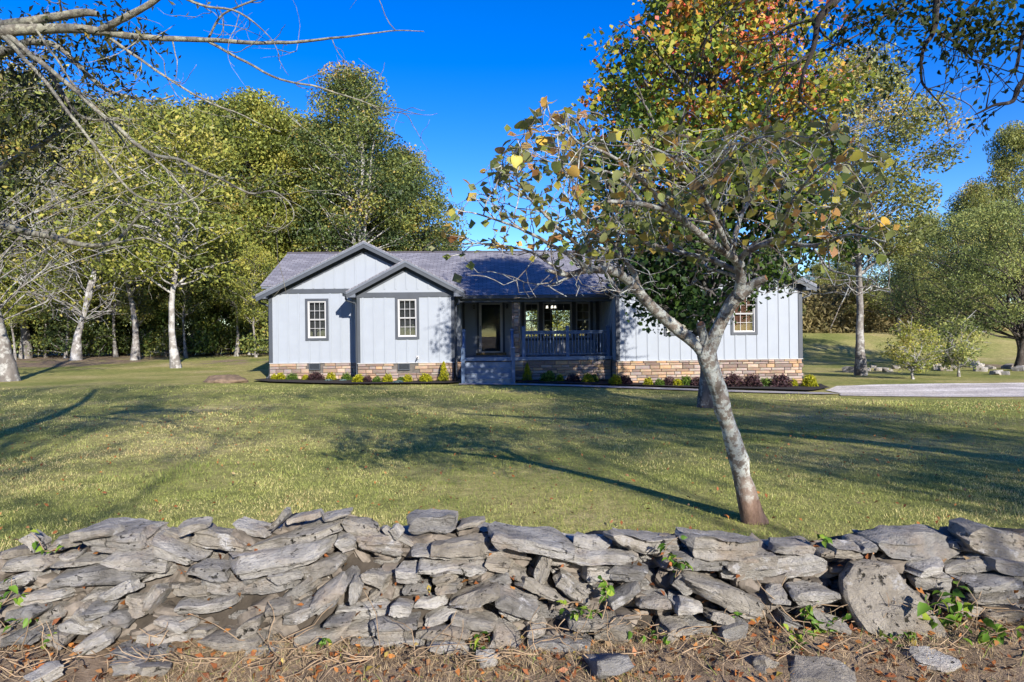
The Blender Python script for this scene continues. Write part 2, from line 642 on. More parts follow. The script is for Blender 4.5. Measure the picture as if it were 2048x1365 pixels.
M['leaf_redbud'] = leaf_mat('redbud_leaf', [(0, (0.156, 0.178, 0.072)), (.25, (0.293, 0.305, 0.115)), (.45, (0.209, 0.274, 0.063)), (.62, (0.503, 0.461, 0.084)), (.75, (0.358, 0.252, 0.125)), (.9, (0.629, 0.399, 0.063)), (1, (0.461, 0.231, 0.094))], 0.35, use_random=True)
M['leaf_redbud_s'] = leaf_mat('redbud_small_leaf', [(0, (0.120, 0.143, 0.055)), (.3, (0.263, 0.263, 0.098)), (.55, (0.196, 0.263, 0.066)), (.75, (0.481, 0.416, 0.076)), (.9, (0.569, 0.329, 0.066)), (1, (0.416, 0.196, 0.088))], 0.35)
M['leaf_fallen'] = leaf_mat('fallen_leaf', [(0, (.17, .065, .03)), (.4, (.32, .11, .035)), (.7, (.42, .18, .05)), (.9, (.24, .17, .10)), (1, (.40, .30, .06))], 0.2)
M['grass'] = leaf_mat('grass_blade', [(0, (0.168, 0.213, 0.045)), (.45, (0.358, 0.392, 0.101)), (.7, (0.560, 0.526, 0.190)), (.9, (0.750, 0.650, 0.314)), (1, (0.672, 0.470, 0.224))], 0.3)
M['straw_blade'] = leaf_mat('straw_blade', [(0, (0.230, 0.161, 0.086)), (.6, (0.414, 0.310, 0.184)), (.9, (0.506, 0.402, 0.253)), (1, (0.230, 0.276, 0.057))], 0.2)

# lawn and forest floor
m, n, b = new_mat('lawn_ground')
ge = nd(n, 'ShaderNodeNewGeometry')
pos = ge.outputs['Position']
ta = noise(n, 0.22, 5, 0.6, vec=pos)
ra = ramp(n, [(.30, (.17, .20, .055)), (.46, (.28, .28, .095)), (.58, (.38, .335, .14)), (.72, (.48, .39, .22))])
n.links.new(ta.outputs[0], ra.inputs[0])
tb = noise(n, 5, 6, 0.7, vec=pos)
rb = ramp(n, [(.3, (.60, .62, .55)), (.7, (1.35, 1.32, 1.30))])
n.links.new(tb.outputs[0], rb.inputs[0])
c = mixc(n, ra.outputs[0], rb.outputs[0], 1.0, 'MULTIPLY')
tf = noise(n, 40, 4, 0.7, vec=pos)
rf = ramp(n, [(.3, (.72, .74, .7)), (.7, (1.25, 1.22, 1.2))])
n.links.new(tf.outputs[0], rf.inputs[0])
c = mixc(n, c, rf.outputs[0], 1.0, 'MULTIPLY')
at_ = nd(n, 'ShaderNodeAttribute', attribute_name='litter')
td = noise(n, 0.9, 5, 0.6, vec=pos)
mu = nd(n, 'ShaderNodeMath', operation='ADD')
n.links.new(at_.outputs['Fac'], mu.inputs[0])
n.links.new(td.outputs[0], mu.inputs[1])
rd = ramp(n, [(.80, (0, 0, 0)), (.94, (1, 1, 1))])
mu2 = nd(n, 'ShaderNodeMath', operation='MULTIPLY')
mu2.inputs[1].default_value = 0.8
n.links.new(mu.outputs[0], mu2.inputs[0])
n.links.new(mu2.outputs[0], rd.inputs[0])
tg = noise(n, 7, 5, 0.7, vec=pos)
rg = ramp(n, [(.3, (.15, .11, .075)), (.55, (.29, .215, .145)), (.75, (.40, .32, .23))])
n.links.new(tg.outputs[0], rg.inputs[0])
c = mixc(n, c, rg.outputs[0], rd.outputs[0])
n.links.new(c, b.inputs['Base Color'])
b.inputs['Roughness'].default_value = 1.0
b.inputs['Specular IOR Level'].default_value = 0.05
th = noise(n, 30, 5, 0.75, vec=pos)
bump(n, b, th.outputs[0], 0.8, 0.06)
M['lawn'] = m

m, n, b = new_mat('driveway_gravel')
ge = nd(n, 'ShaderNodeNewGeometry')
vo = nd(n, 'ShaderNodeTexVoronoi')
vo.inputs['Scale'].default_value = 22
n.links.new(ge.outputs['Position'], vo.inputs['Vector'])
r = ramp(n, [(0, (.36, .33, .30)), (.5, (.66, .61, .56)), (1, (.82, .78, .73))])
n.links.new(vo.outputs['Color'], r.inputs[0])
t = noise(n, 0.8, 5, 0.65, vec=ge.outputs['Position'])
r2 = ramp(n, [(.3, (.75, .73, .7)), (.65, (1.15, 1.15, 1.15))])
n.links.new(t.outputs[0], r2.inputs[0])
c = mixc(n, r.outputs[0], r2.outputs[0], 1.0, 'MULTIPLY')
n.links.new(c, b.inputs['Base Color'])
b.inputs['Roughness'].default_value = 0.95
bump(n, b, vo.outputs['Distance'], 0.8, 0.03)
ttk = noise(n, 1.0, 4, 0.6, vec=ge.outputs['Position'], stretch=(.10, 1.5, 1))
rtk = ramp(n, [(.42, (.80, .76, .70)), (.56, (1.1, 1.08, 1.04))])
n.links.new(ttk.outputs[0], rtk.inputs[0])
n.links.new(mixc(n, c, rtk.outputs[0], 1.0, 'MULTIPLY'), b.inputs['Base Color'])
M['gravel'] = m

# ------------------------------------------------------------------ ground
def grid_axis(parts):
    o = []
    for a, bb, s in parts:
        o += list(np.arange(a, bb, s))
    return np.array(o + [parts[-1][1]])


gx = grid_axis([(-900, -100, 100), (-100, -40, 5), (-40, -20, 1.5), (-20, 20, 0.5), (20, 45, 1.5), (45, 100, 5), (100, 900, 100)])
gy = grid_axis([(-1500, -60, 120), (-60, -5, 5), (-5, 2, 1), (2, 12, 0.4), (12, 34, 0.6), (34, 64, 1.2), (64, 100, 4), (100, 1500, 100)])
GX, GY = np.meshgrid(gx, gy)
GZ = ground_z(GX, GY)
bank = 0.03 * sstep(3.0, 3.9, GY) * sstep(4.9, 4.3, GY) + 0.07 * sstep(0.3, 1.8, GX) * sstep(3.2, 3.9, GY) * sstep(4.9, 4.3, GY)
GZ = GZ + bank
nx, ny = len(gx), len(gy)
idx = np.arange(nx * ny).reshape(ny, nx)
fc = np.stack([idx[:-1, :-1], idx[:-1, 1:], idx[1:, 1:], idx[1:, :-1]], -1).reshape(-1, 4)
me = mesh_np('ground', np.stack([GX, GY, GZ], -1).reshape(-1, 3), fc, 4, smooth=True)
lit = 0.75 * sstep(44, 51, GY) * sstep(2, -12, GX) + 0.9 * sstep(4.6, 4.2, GY)
lit = np.maximum(lit, 0.62 * np.exp(-(((GX + 17) / 5) ** 2 + ((GY - 41) / 7) ** 2)) * (GX < -8))
lit = np.maximum(lit, 0.7 * sstep(-17, -26, GX) * sstep(33, 40, GY))
lit = np.maximum(lit, 0.75 * np.exp(-(((GX - 26) / 6) ** 2 + ((GY - 37) / 4) ** 2)))
lit = np.maximum(lit, 0.55 * np.exp(-(((GX - 14) / 6) ** 2 + ((GY - 24.9) / .5) ** 2)))
lit = np.maximum(lit, 0.62 * np.exp(-(((GX - 11) / 5) ** 2 + ((GY - 19.0) / .45) ** 2)))
lit = np.maximum(lit, 0.6 * np.exp(-(((GX + 11.0) / 2.2) ** 2 + ((GY - 24.0) / .9) ** 2)))
a = me.attributes.new('litter', 'FLOAT', 'POINT')
a.data.foreach_set('value', lit.astype(np.float32).ravel())
ground = obj('ground', me, M['lawn'])
tag(ground, kind='structure')


def sheet(name, pts, mat, lift, n=3, kind='structure'):
    """a thin sheet laid on the ground, from an outline"""
    bm = bmesh.new()
    vs = [bm.verts.new((x, y, 0)) for x, y in pts]
    bm.faces.new(vs)
    bmesh.ops.triangulate(bm, faces=bm.faces)
    for _ in range(n):
        bmesh.ops.subdivide_edges(bm, edges=[e for e in bm.edges if e.calc_length() > 0.5], cuts=1, use_grid_fill=True)
        bmesh.ops.triangulate(bm, faces=bm.faces)
    for v in bm.verts:
        v.co.z = gz(v.co.x, v.co.y) + lift
    bmesh.ops.recalc_face_normals(bm, faces=bm.faces)
    for f in bm.faces:
        if f.normal.z < 0:
            f.normal_flip()
        f.smooth = True
    me = bpy.data.meshes.new(name)
    bm.to_mesh(me)
    bm.free()
    o = obj(name, me, mat)
    tag(o, kind=kind)
    return o


def wob(pts, amp, step=0.5, closed=True):
    o = []
    k = len(pts)
    for i in range(k):
        a, c = np.array(pts[i], float), np.array(pts[(i + 1) % k], float)
        m_ = max(1, int(np.linalg.norm(c - a) / step))
        for j in range(m_):
            o.append(a + (c - a) * j / m_)
    o = np.array(o)
    z = np.zeros(len(o))
    P = np.stack([o[:, 0], o[:, 1], z], 1)
    o[:, 0] += amp * vnoise(P * 1.1, 4)
    o[:, 1] += amp * vnoise(P * 1.1 + 9, 5)
    return [tuple(q) for q in o]


sheet('gravel_driveway', wob([(9.6, 19.9), (14, 19.3), (24, 18.6), (45, 17.5), (45, 25.5), (24, 24.6), (15, 24.4), (11.6, 24.2), (10.4, 22.6)], 0.34), M['gravel'], 0.02)
sheet('garden_path', wob([(0.1, 23.55), (4.6, 22.35), (9.3, 20.35), (10.0, 20.7), (9.6, 21.3), (5, 23.1), (0.2, 24.25), (-1.9, 24.3), (-1.9, 23.75)], 0.05), M['concrete'], 0.035)

# ------------------------------------------------------------------ the house
YAW = R(2)
house = empty('ranch_house', (0, 26.66, 0), YAW)
tag(house, 'white board and batten ranch house with charcoal trim and stone base', 'house')
VA, VB, VC, VP, VBK = 0.0, -1.2, -1.86, 1.9, 7.6
ZS = 0.79          # top of the stone plinth
ZE = 3.50          # top of the walls


def wall(name, u0, u1, z0, z1, v, th, holes, parent, mat=None):
    """front wall in the u-z plane with real openings"""
    us = sorted({u0, u1, *[h[0] for h in holes], *[h[1] for h in holes]})
    zs = sorted({z0, z1, *[h[2] for h in holes], *[h[3] for h in holes]})
    us = [x for x in us if u0 <= x <= u1]
    zs = [x for x in zs if z0 <= x <= z1]
    mb = MB()

    def solid(i, j):
        if i < 0 or j < 0 or i >= len(us) - 1 or j >= len(zs) - 1:
            return False
        cu, cz = (us[i] + us[i + 1]) / 2, (zs[j] + zs[j + 1]) / 2
        return not any(h[0] < cu < h[1] and h[2] < cz < h[3] for h in holes)
    for i in range(len(us) - 1):
        for j in range(len(zs) - 1):
            if not solid(i, j):
                continue
            a, c, d, e = us[i], us[i + 1], zs[j], zs[j + 1]
            mb.poly([(a, v, d), (c, v, d), (c, v, e), (a, v, e)])
            mb.poly([(a, v + th, d), (a, v + th, e), (c, v + th, e), (c, v + th, d)])
            if not solid(i - 1, j):
                mb.poly([(a, v, d), (a, v, e), (a, v + th, e), (a, v + th, d)])
            if not solid(i + 1, j):
                mb.poly([(c, v, d), (c, v + th, d), (c, v + th, e), (c, v, e)])
            if not solid(i, j - 1):
                mb.poly([(a, v, d), (a, v + th, d), (c, v + th, d), (c, v, d)])
            if not solid(i, j + 1):
                mb.poly([(a, v, e), (c, v, e), (c, v + th, e), (a, v + th, e)])
    me = bpy.data.meshes.new(name)
    me.from_pydata(mb.v, [], mb.f)
    bm = bmesh.new()
    bm.from_mesh(me)
    bmesh.ops.remove_doubles(bm, verts=bm.verts, dist=1e-4)
    bmesh.ops.recalc_face_normals(bm, faces=bm.faces)
    bm.to_mesh(me)
    bm.free()
    return obj(name, me, mat or M['white'], parent)


BAT = {}


def batten(u, v, z0, z1, parent, side=0):
    """a batten strip; side -1/+1 puts it on a wall that runs in depth"""
    h = round(z1 - z0, 2)
    k = (h, side)
    if k not in BAT:
        if side == 0:
            BAT[k] = MB().box(-.032, .032, -.022, -.001, 0, h).mesh('batten')
        elif side < 0:
            BAT[k] = MB().box(-.022, -.001, -.032, .032, 0, h).mesh('batten')
        else:
            BAT[k] = MB().box(.001, .022, -.032, .032, 0, h).mesh('batten')
    o = obj('batten', BAT[k], M['white'], parent)
    o.location = (u, v, z0)
    return o


# openings
WA = (-7.98, -7.09, 1.65, 3.27)      # outer edge of the grey trim
WB = (-4.36, -3.48, 1.66, 3.25)
WC1 = (5.51, 6.53, 1.69, 3.24)
WC2 = (7.98, 8.97, 1.69, 3.24)
TW = 0.095


def hole(t):
    return (t[0] + TW, t[1] - TW, t[2] + TW, t[3] - TW)


PW = [(0.60, 1.20), (1.37, 2.59), (2.76, 3.36)]
PWZ = (1.64, 3.12)
DOOR = (-1.30, -0.32, 0.98, 3.12)

wA = wall('wall', -9.35, -2.0, ZS, ZE, VA, .15, [hole(WA)], house)
wB = wall('wall', -5.75, -2.2, ZS, 3.36, VB, .15, [hole(WB)], house)
wP = wall('wall', -2.0, 3.76, 0.86, ZE + .2, VP, .15, [(*PW[0], *PWZ), (*PW[1], *PWZ), (*PW[2], *PWZ), DOOR], house)
wC = wall('wall', 3.76, 10.62, ZS, ZE, VC, .15, [hole(WC1), hole(WC2)], house)
wL = box('wall', -9.35, -9.2, VA + .15, VBK, ZS, ZE, M['white'], house)
wBl = box('wall', -5.75, -5.6, VB + .15, VA - .002, ZS, 3.36, M['white'], house)
wBr = box('wall', -2.35, -2.2, VB + .15, VA - .002, ZS, 3.36, M['white'], house)
wPl = box('wall', -2.15, -2.0, VA + .152, VP + .15, ZS, ZE, M['white'], house)
wCl = box('wall', 3.76, 3.91, VC + .15, VP + .15, ZS, ZE + .3, M['white'], house)
wCr = box('wall', 10.47, 10.62, VC + .15, VBK, ZS, ZE, M['white'], house)
wBk = wall('wall', -9.35, 10.62, 0.1, ZE, VBK, .15, [(0.7, 1.75, 1.2, 3.0), (2.3, 3.2, 1.2, 3.0)], house)

# battens
S = 0.406
for k in range(40):
    u = -9.05 + k * S
    if u < -2.1 and not (-5.8 < u < -2.0):
        if WA[0] - .04 < u < WA[1] + .04:
            batten(u, VA, ZS + .02, WA[2] - .002, wA)
        else:
            batten(u, VA, ZS + .02, 3.47, wA)
for k in range(9):
    u = -5.55 + k * S
    if u < -2.3:
        if WB[0] - .04 < u < WB[1] + .04:
            batten(u, VB, ZS + .02, WB[2] - .002, wB)
        else:
            batten(u, VB, ZS + .02, 3.22, wB)
for k in range(17):
    u = 4.10 + k * S
    if u < 10.45:
        w_ = [t for t in (WC1, WC2) if t[0] - .04 < u < t[1] + .04]
        if w_:
            batten(u, VC, ZS + .02, w_[0][2] - .002, wC)
        else:
            batten(u, VC, ZS + .02, 3.46, wC)
for u in (-1.83, -0.05, 0.28):
    batten(u, VP, .98, 3.4, wP)
for u in (0.75, 1.12, 1.5, 1.9, 2.3, 2.7, 3.1, 3.5):
    batten(u, VP, .98, 1.52, wP)
for k in range(8):
    batten(3.76, VC + .35 + k * S, ZS + .02, 3.3, wCl, -1)
for k in range(3):
    batten(-2.0, VA + .4 + k * S, 1.0, 3.3, wPl, 1)


# gable ends above the walls
def gable(u0, u1, zb, apex_u, apex_z, v, th, parent_wall):
    s = (apex_z - zb) / ((u1 - u0) / 2)
    mb = MB()
    fr = [(u0, v, zb), (u1, v, zb), (apex_u, v, apex_z)]
    bk = [(x, v + th, z) for x, _, z in fr]
    mb.prism(fr, bk)
    g = mb.build('gable', M['white'], house)
    u = apex_u
    ks = int((u1 - u0) / 2 / S)
    for k in range(-ks, ks + 1):
        uu = apex_u + k * S + 0.02
        zt = apex_z - s * abs(uu - apex_u) - 0.16
        if zt - zb > 0.28:
            batten(uu, v, zb + .16, zt, g)
    return g


gable(-9.35, -1.95, 3.503, -5.65, 5.31, VA, .15, wA)
gable(-5.75, -2.2, 3.363, -3.95, 4.31, VB, .15, wB)
gable(3.76, 10.62, 3.503, 7.19, 5.18, VC, .15, wC)

# corner posts, bands and base flashing
for u0, u1, v0, v1, z1 in ((-9.372, -9.24, VA - .03, VA + .12, 3.47), (-5.772, -5.66, VB - .03, VB + .12, 3.22), (-2.30, -2.178, VB - .03, VB + .12, 3.22),
                           (3.735, 3.87, VC - .03, VC + .10, 3.46), (10.50, 10.645, VC - .03, VC + .12, 3.46), (3.60, 3.735, VP - .03, VP - .002, 3.4), (-1.998, -1.9, VP - .03, VP - .002, 3.4)):
    box('corner_trim', u0, u1, v0, v1, ZS + .012, z1, M['trim'], house)
box('frieze_board', -9.36, -5.95, VA - .035, VA - .003, 3.475, 3.645, M['trim'], house)
box('frieze_board', -5.76, -2.19, VB - .035, VB - .003, 3.225, 3.405, M['trim'], house)
box('frieze_board', 3.75, 10.64, VC - .035, VC - .003, 3.465, 3.635, M['trim'], house)
for u0, u1, v in ((-9.36, -5.76, VA), (-5.765, -2.19, VB), (3.745, 10.635, VC)):
    box('drip_edge', u0, u1, v - .075, v - .003, ZS - .012, ZS + .010, M['vinyl'], house)


# roofs
def roof_slab(name, outline, zf, mat, parent, th=0.045, lift=0.0, uvf=None):
    mb = MB()
    top = [(x, y, zf(x, y) + lift) for x, y in outline]
    bot = [(x, y, zf(x, y) + lift - th) for x, y in outline]
    mb.prism(top, bot)
    o = mb.build(name, mat, parent)
    uvl = o.data.uv_layers.new(name='UVMap')
    for lp in o.data.loops:
        c_ = o.data.vertices[lp.vertex_index].co
        uvl.data[lp.index].uv = uvf(c_) if uvf else (c_.x, c_.y)
    return o


def zmain(u, v):
    return 5.52 - .46 * abs(v - 3.8)


kmain = math.sqrt(1 + .46 ** 2)
uvm = lambda c_: (c_.x, c_.y * kmain)
fo = [(-9.72, 3.8), (-9.72, .10), (-2.1, .10), (-2.1, -1.12), (3.9, -1.12), (3.9, -.28), (10.95, -.28), (10.95, 3.8)]
rf = roof_slab('roof', fo, zmain, M['shingle'], house, uvf=uvm)
roof_slab('soffit', [(u * .997, v if v > 3 else v + .03) for u, v in fo], zmain, M['soffit'], rf, .10, -.047, uvm)
bo = [(-9.72, 3.8), (10.95, 3.8), (10.95, 7.95), (-9.72, 7.95)]
rb_ = roof_slab('roof', bo, zmain, M['shingle'], house, uvf=uvm)
roof_slab('soffit', [(u * .997, v if v < 4 else v - .03) for u, v in bo], zmain, M['soffit'], rb_, .10, -.047, uvm)
MB().hexa([(-9.72, 3.66, 5.47), (10.95, 3.66, 5.47), (10.95, 3.94, 5.47), (-9.72, 3.94, 5.47), (-9.72, 3.76, 5.55), (10.95, 3.76, 5.55), (10.95, 3.84, 5.55), (-9.72, 3.84, 5.55)]).build('ridge_cap', M['shingle'], rf)


def gable_roof(cu, az, half, slope, v0, v1, name='roof'):
    rr_ = None
    k = math.sqrt(1 + slope ** 2)
    for s in (-1, 1):
        zf = lambda u, v: az - slope * abs(u - cu)
        ol = [(cu, v0), (cu + s * half, v0), (cu + s * half, v1), (cu, v1)]
        uvg = lambda c_: (c_.y, c_.x * k)
        o = roof_slab(name, ol, zf, M['shingle'], house, uvf=uvg)
        ol2 = [(cu, v0 + .03), (cu + s * (half - .03), v0 + .03), (cu + s * (half - .03), v1), (cu, v1)]
        roof_slab('soffit', ol2, zf, M['soffit'], o, .09, -.047, uvg)
        # rake boards: an outer face board and a crown strip
        for (dv0, dv1, zt, zb, ext) in ((.0, .028, -.075, -.27, .0), (-.022, .004, -.046, -.125, .0)):
            a0, a1 = cu, cu + s * (half - .01)
            p = []
            for dz in (zb, zt):
                p += [(a0, v0 + dv0, az + dz), (a1, v0 + dv0, az - slope * half + dz), (a1, v0 + dv1, az - slope * half + dz), (a0, v0 + dv1, az + dz)]
            MB().hexa(p).build('rake_board', M['trim'] if zt < -.05 else M['soffit'], o)
    return o


def frieze(cu, az, half, slope, v, parent=house):
    for s in (-1, 1):
        p = []
        for dz in (-.40, -.18):
            p += [(cu, v - .032, az + dz), (cu + s * half, v - .032, az - slope * half + dz), (cu + s * half, v - .003, az - slope * half + dz), (cu, v - .003, az + dz)]
        MB().hexa(p).build('rake_trim', M['trim'], parent)


gable_roof(-5.65, 5.45, 4.10, .494, -.38, 3.75)
frieze(-5.65, 5.45, 3.3, .494, VA)
gable_roof(-3.94, 4.60, 2.17, .53, VB - .34, 1.2)
frieze(-3.94, 4.60, 1.76, .53, VB)
gable_roof(7.19, 5.40, 3.85, .494, VC - .36, 3.75)
frieze(7.19, 5.40, 3.3, .494, VC)
# boxed eave returns
for u0, u1, v0, v1, z0, z1 in ((-9.72, -9.375, -.375, .6, 3.27, 3.40), (-6.06, -5.775, VB - .335, VA - .04, 3.22, 3.36), (-2.175, -1.82, VB - .335, VB + .2, 3.22, 3.36),
                               (3.38, 3.73, VC - .355, VC + .9, 3.30, 3.42), (10.65, 11.0, VC - .355, VC + 1, 3.30, 3.42)):
    box('eave_return', u0, u1, v0, v1, z0, z1, M['soffit'], house)


# gutters and downspouts
def gutter(p0, p1):
    a, c = Vector(p0), Vector(p1)
    d = (c - a)
    prof = [(-.06, 0), (.06, 0), (.06, .09), (.075, .115), (.06, .115), (.045, .02), (-.045, .02), (-.045, .115), (-.06, .115)]
    mb = MB()
    pts0, pts1 = [], []
    if abs(d.x) > abs(d.y):
        pts0 = [(a.x, a.y - q, a.z + z) for q, z in prof]
        pts1 = [(c.x, c.y - q, c.z + z) for q, z in prof]
    else:
        sg = -1 if a.x < -5 else 1
        pts0 = [(a.x + sg * q, a.y, a.z + z) for q, z in prof]
        pts1 = [(c.x + sg * q, c.y, c.z + z) for q, z in prof]
    mb.prism(pts0, pts1)
    return mb.build('gutter', M['trim'], house)


def downspout(pts, r_=.042):
    t_ = Tubes()
    P = smooth_path(pts, 4)
    t_.add(P, r_, 6)
    return obj('downspout', t_.mesh('downspout'), M['trim'], house)


gutter((-2.08, -1.19, 3.15), (3.74, -1.19, 3.15))
gutter((-9.82, -.34, 3.28), (-9.82, 3.0, 3.28))
gutter((-6.18, VB - .30, 3.27), (-6.18, VA - .05, 3.27))
gutter((11.10, VC - .3, 3.32), (11.10, 3.0, 3.32))
downspout([(-9.80, .25, 3.28), (-9.79, .25, 3.15), (-9.45, .25, 3.0), (-9.44, .25, 2.8), (-9.44, .25, 1.0), (-9.44, .23, .35), (-9.52, .1, .2)])
downspout([(-6.15, -1.3, 3.27), (-6.12, -1.3, 3.12), (-5.86, -1.1, 3.02), (-5.82, -1.1, 2.8), (-5.82, -1.1, 1.0), (-5.82, -1.1, .35), (-5.95, -1.25, .22)])
downspout([(-2.0, -1.19, 3.15), (-2.0, -1.19, 3.0), (-2.10, -1.12, 2.9), (-2.12, -1.1, 2.7), (-2.12, -1.1, 1.0), (-2.12, -1.1, .35), (-2.02, -1.25, .2)])
downspout([(11.08, -1.6, 3.32), (11.06, -1.6, 3.15), (10.74, -1.6, 3.0), (10.71, -1.6, 2.8), (10.71, -1.6, .9), (10.71, -1.6, .2), (10.78, -1.7, 0.0)])


# windows ---------------------------------------------------------------
def window(t, v, cols, rows_top, rows_bot, blind, trim=True, whole=False):
    """trim outline t = (u0,u1,z0,z1)"""
    u0, u1, z0, z1 = t
    wd = empty('window')
    wd.parent = house
    if trim:
        a = TW
        for q in ((u0, u0 + a, z0, z1), (u1 - a, u1, z0, z1), (u0 + a, u1 - a, z0, z0 + a), (u0 + a, u1 - a, z1 - a, z1)):
            box('casing', q[0], q[1], v - .04, v - .002, q[2], q[3], M['trim'], wd)
        u0, u1, z0, z1 = u0 + a, u1 - a, z0 + a, z1 - a
    fw = .036
    fb = MB()
    e = .001
    for q in ((u0 + e, u0 + fw, z0 + e, z1 - e), (u1 - fw, u1 - e, z0 + e, z1 - e), (u0 + fw, u1 - fw, z0 + e, z0 + fw), (u0 + fw, u1 - fw, z1 - fw, z1 - e)):
        fb.box(q[0], q[1], v - .02, v + .09, q[2], q[3])
    fb.build('frame', M['vinyl'], wd)
    u0, u1, z0, z1 = u0 + fw, u1 - fw, z0 + fw, z1 - fw
    zm = (z0 + z1) / 2
    parts = [(z0, z1, rows_top, .045)] if whole else [(z0, zm, rows_bot, .06), (zm, z1, rows_top, .03)]
    for (a, c, rows, dv) in parts:
        sb = MB()
        sw = .026
        for q in ((u0, u0 + sw, a, c), (u1 - sw, u1, a, c), (u0 + sw, u1 - sw, a, a + sw), (u0 + sw, u1 - sw, c - sw, c)):
            sb.box(q[0], q[1], v + dv - .018, v + dv + .018, q[2], q[3])
        sb.build('sash', M['vinyl'], wd)
        iu0, iu1, iz0, iz1 = u0 + sw, u1 - sw, a + sw, c - sw
        mw = .007
        cu = [iu0 + (iu1 - iu0) * k / cols for k in range(cols + 1)]
        cz = [iz0 + (iz1 - iz0) * k / rows for k in range(rows + 1)]
        for k in range(1, cols):
            box('muntin', cu[k] - mw, cu[k] + mw, v + dv - .008, v + dv + .008, iz0, iz1, M['vinyl'], wd)
        for k in range(1, rows):
            for j in range(cols):
                box('muntin', cu[j] + mw, cu[j + 1] - mw, v + dv - .008, v + dv + .008, cz[k] - mw, cz[k] + mw, M['vinyl'], wd)
        for j in range(cols):
            for k in range(rows):
                g = box('pane', cu[j] + (mw if j else 0), cu[j + 1] - (mw if j < cols - 1 else 0), v + dv - .002, v + dv + .002, cz[k] + (mw if k else 0), cz[k + 1] - (mw if k < rows - 1 else 0), M['glass'], wd)
    if blind:
        box('blind', u0 - .06, u1 + .06, v + .16, v + .18, z0 - .06, z1 + .06, blind, wd)
    return wd


window(WA, VA, 3, 2, 2, M['greyblind'])
window(WB, VB, 3, 2, 2, M['greyblind'])
window(WC1, VC, 3, 2, 2, M['vinyl'])
window(WC2, VC, 3, 2, 2, M['brownblind'])
window((*PW[0], *PWZ), VP, 2, 2, 2, None, trim=False)
window((*PW[1], *PWZ), VP, 4, 4, 1, None, trim=False, whole=True)
window((*PW[2], *PWZ), VP, 2, 2, 2, None, trim=False)
for u0, u1 in ((0.47, PW[0][0]), (PW[0][1], PW[1][0]), (PW[1][1], PW[2][0]), (PW[2][1], 3.47)):
    box('window_trim', u0 + .002, u1 - .002, VP - .035, VP - .003, 1.535, 3.25, M['trim'], house)
for u0, u1 in PW:
    box('window_trim', u0, u1, VP - .036, VP - .003, 1.535, 1.638, M['trim'], house)

# storm door
dr = empty('front_door')
dr.parent = house
u0, u1, z0, z1 = DOOR
for a, c in ((u0 - .09, u0 - .002), (u1 + .002, u1 + .09)):
    box('casing', a, c, VP - .04, VP - .003, .95, 3.22, M['trim'], dr)
mb = MB()
for q in ((u0, u0 + .10, z0, z1), (u1 - .10, u1, z0, z1), (u0 + .10, u1 - .10, z0, z0 + .13), (u0 + .10, u1 - .10, z1 - .06, z1)):
    mb.box(q[0], q[1], VP - .012, VP + .03, q[2], q[3])
mb.build('storm_door_frame', M['vinyl'], dr)
box('pane', u0 + .10, u1 - .10, VP + .006, VP + .012, z0 + .13, z1 - .06, M['glass'], dr)
box('door_panel', u0 + .02, u1 - .02, VP + .09, VP + .13, z0, z1, M['dark'], dr)
box('handle', u0 + .05, u0 + .075, VP - .06, VP - .013, 1.98, 2.18, M['dark'], dr)
box('threshold', u0 - .14, u1 + .14, VP - .16, VP - .045, .93, 1.06, M['oak'], dr)


def sconce(u, z):
    s = empty('wall_sconce')
    s.parent = house
    box('mount', u - .06, u + .06, VP - .012, VP - .002, z - .13, z + .10, M['vinyl'], s)
    mb = MB()
    mb.box(u - .055, u + .055, VP - .13, VP - .02, z + .04, z + .06)
    mb.box(u - .045, u + .045, VP - .12, VP - .03, z - .115, z - .10)
    for a, c in ((-.045, -.035), (.035, .045)):
        for q in (-.12, -.04):
            mb.box(u + a, u + c, VP + q, VP + q + .01, z - .10, z + .04)
    mb.box(u - .012, u + .012, VP - .05, VP - .013, z + .0601, z + .09)
    mb.build('lantern', M['dark'], s)
    box('lantern_glass', u - .034, u + .034, VP - .109, VP - .041, z - .099, z + .039, M['glass'], s)


sconce(-1.50, 3.0)
sconce(-0.13, 3.0)

# room behind the porch windows
room = empty('front_room')
room.parent = house
box('room_floor', -2.0, 3.76, VP + .152, VBK - .002, .80, .86, M['innerfloor'], room)
box('room_ceiling', -1.99, 3.75, VP + .153, VBK - .003, 3.52, 3.56, M['inner'], room)
box('room_wall', -.15, -.05, VP + .153, VBK - .003, .861, 3.519, M['inner'], room)
box('room_wall', 3.6, 3.7, VP + .153, VBK - .003, .861, 3.519, M['inner'], room)
for a, c in ((-.049, .69), (1.76, 2.29), (3.21, 3.599)):
    box('room_wall', a, c, VBK - .12, VBK - .02, .861, 3.519, M['inner'], room)

chn = empty('chandelier', (0, 0, 0))
tag(chn, 'lit white chandelier hanging inside behind the big porch window', 'chandelier')
hm = Matrix.Translation((0, 26.66, 0)) @ Matrix.Rotation(YAW, 4, 'Z')
cpos = hm @ Vector((1.86, 3.6, 2.98))
chn.location = cpos
t_ = Tubes()
t_.add([(0, 0, .53), (0, 0, -.05)], .012, 6)
for k in range(5):
    a = k * 2 * PI / 5
    t_.add(smooth_path([(0, 0, -.04), (.1 * math.cos(a), .1 * math.sin(a), -.08), (.2 * math.cos(a), .2 * math.sin(a), -.02)], 3), .009, 6)
obj('chandelier_arms', t_.mesh('arms'), M['vinyl'], chn)
for k in range(5):
    a = k * 2 * PI / 5
    bm = bmesh.new()
    bmesh.ops.create_cone(bm, cap_ends=True, segments=10, radius1=.05, radius2=.03, depth=.11)
    me = bpy.data.meshes.new('shade')
    bm.to_mesh(me)
    bm.free()
    obj('shade', me, M['glow'], chn, (.2 * math.cos(a), .2 * math.sin(a), .03))

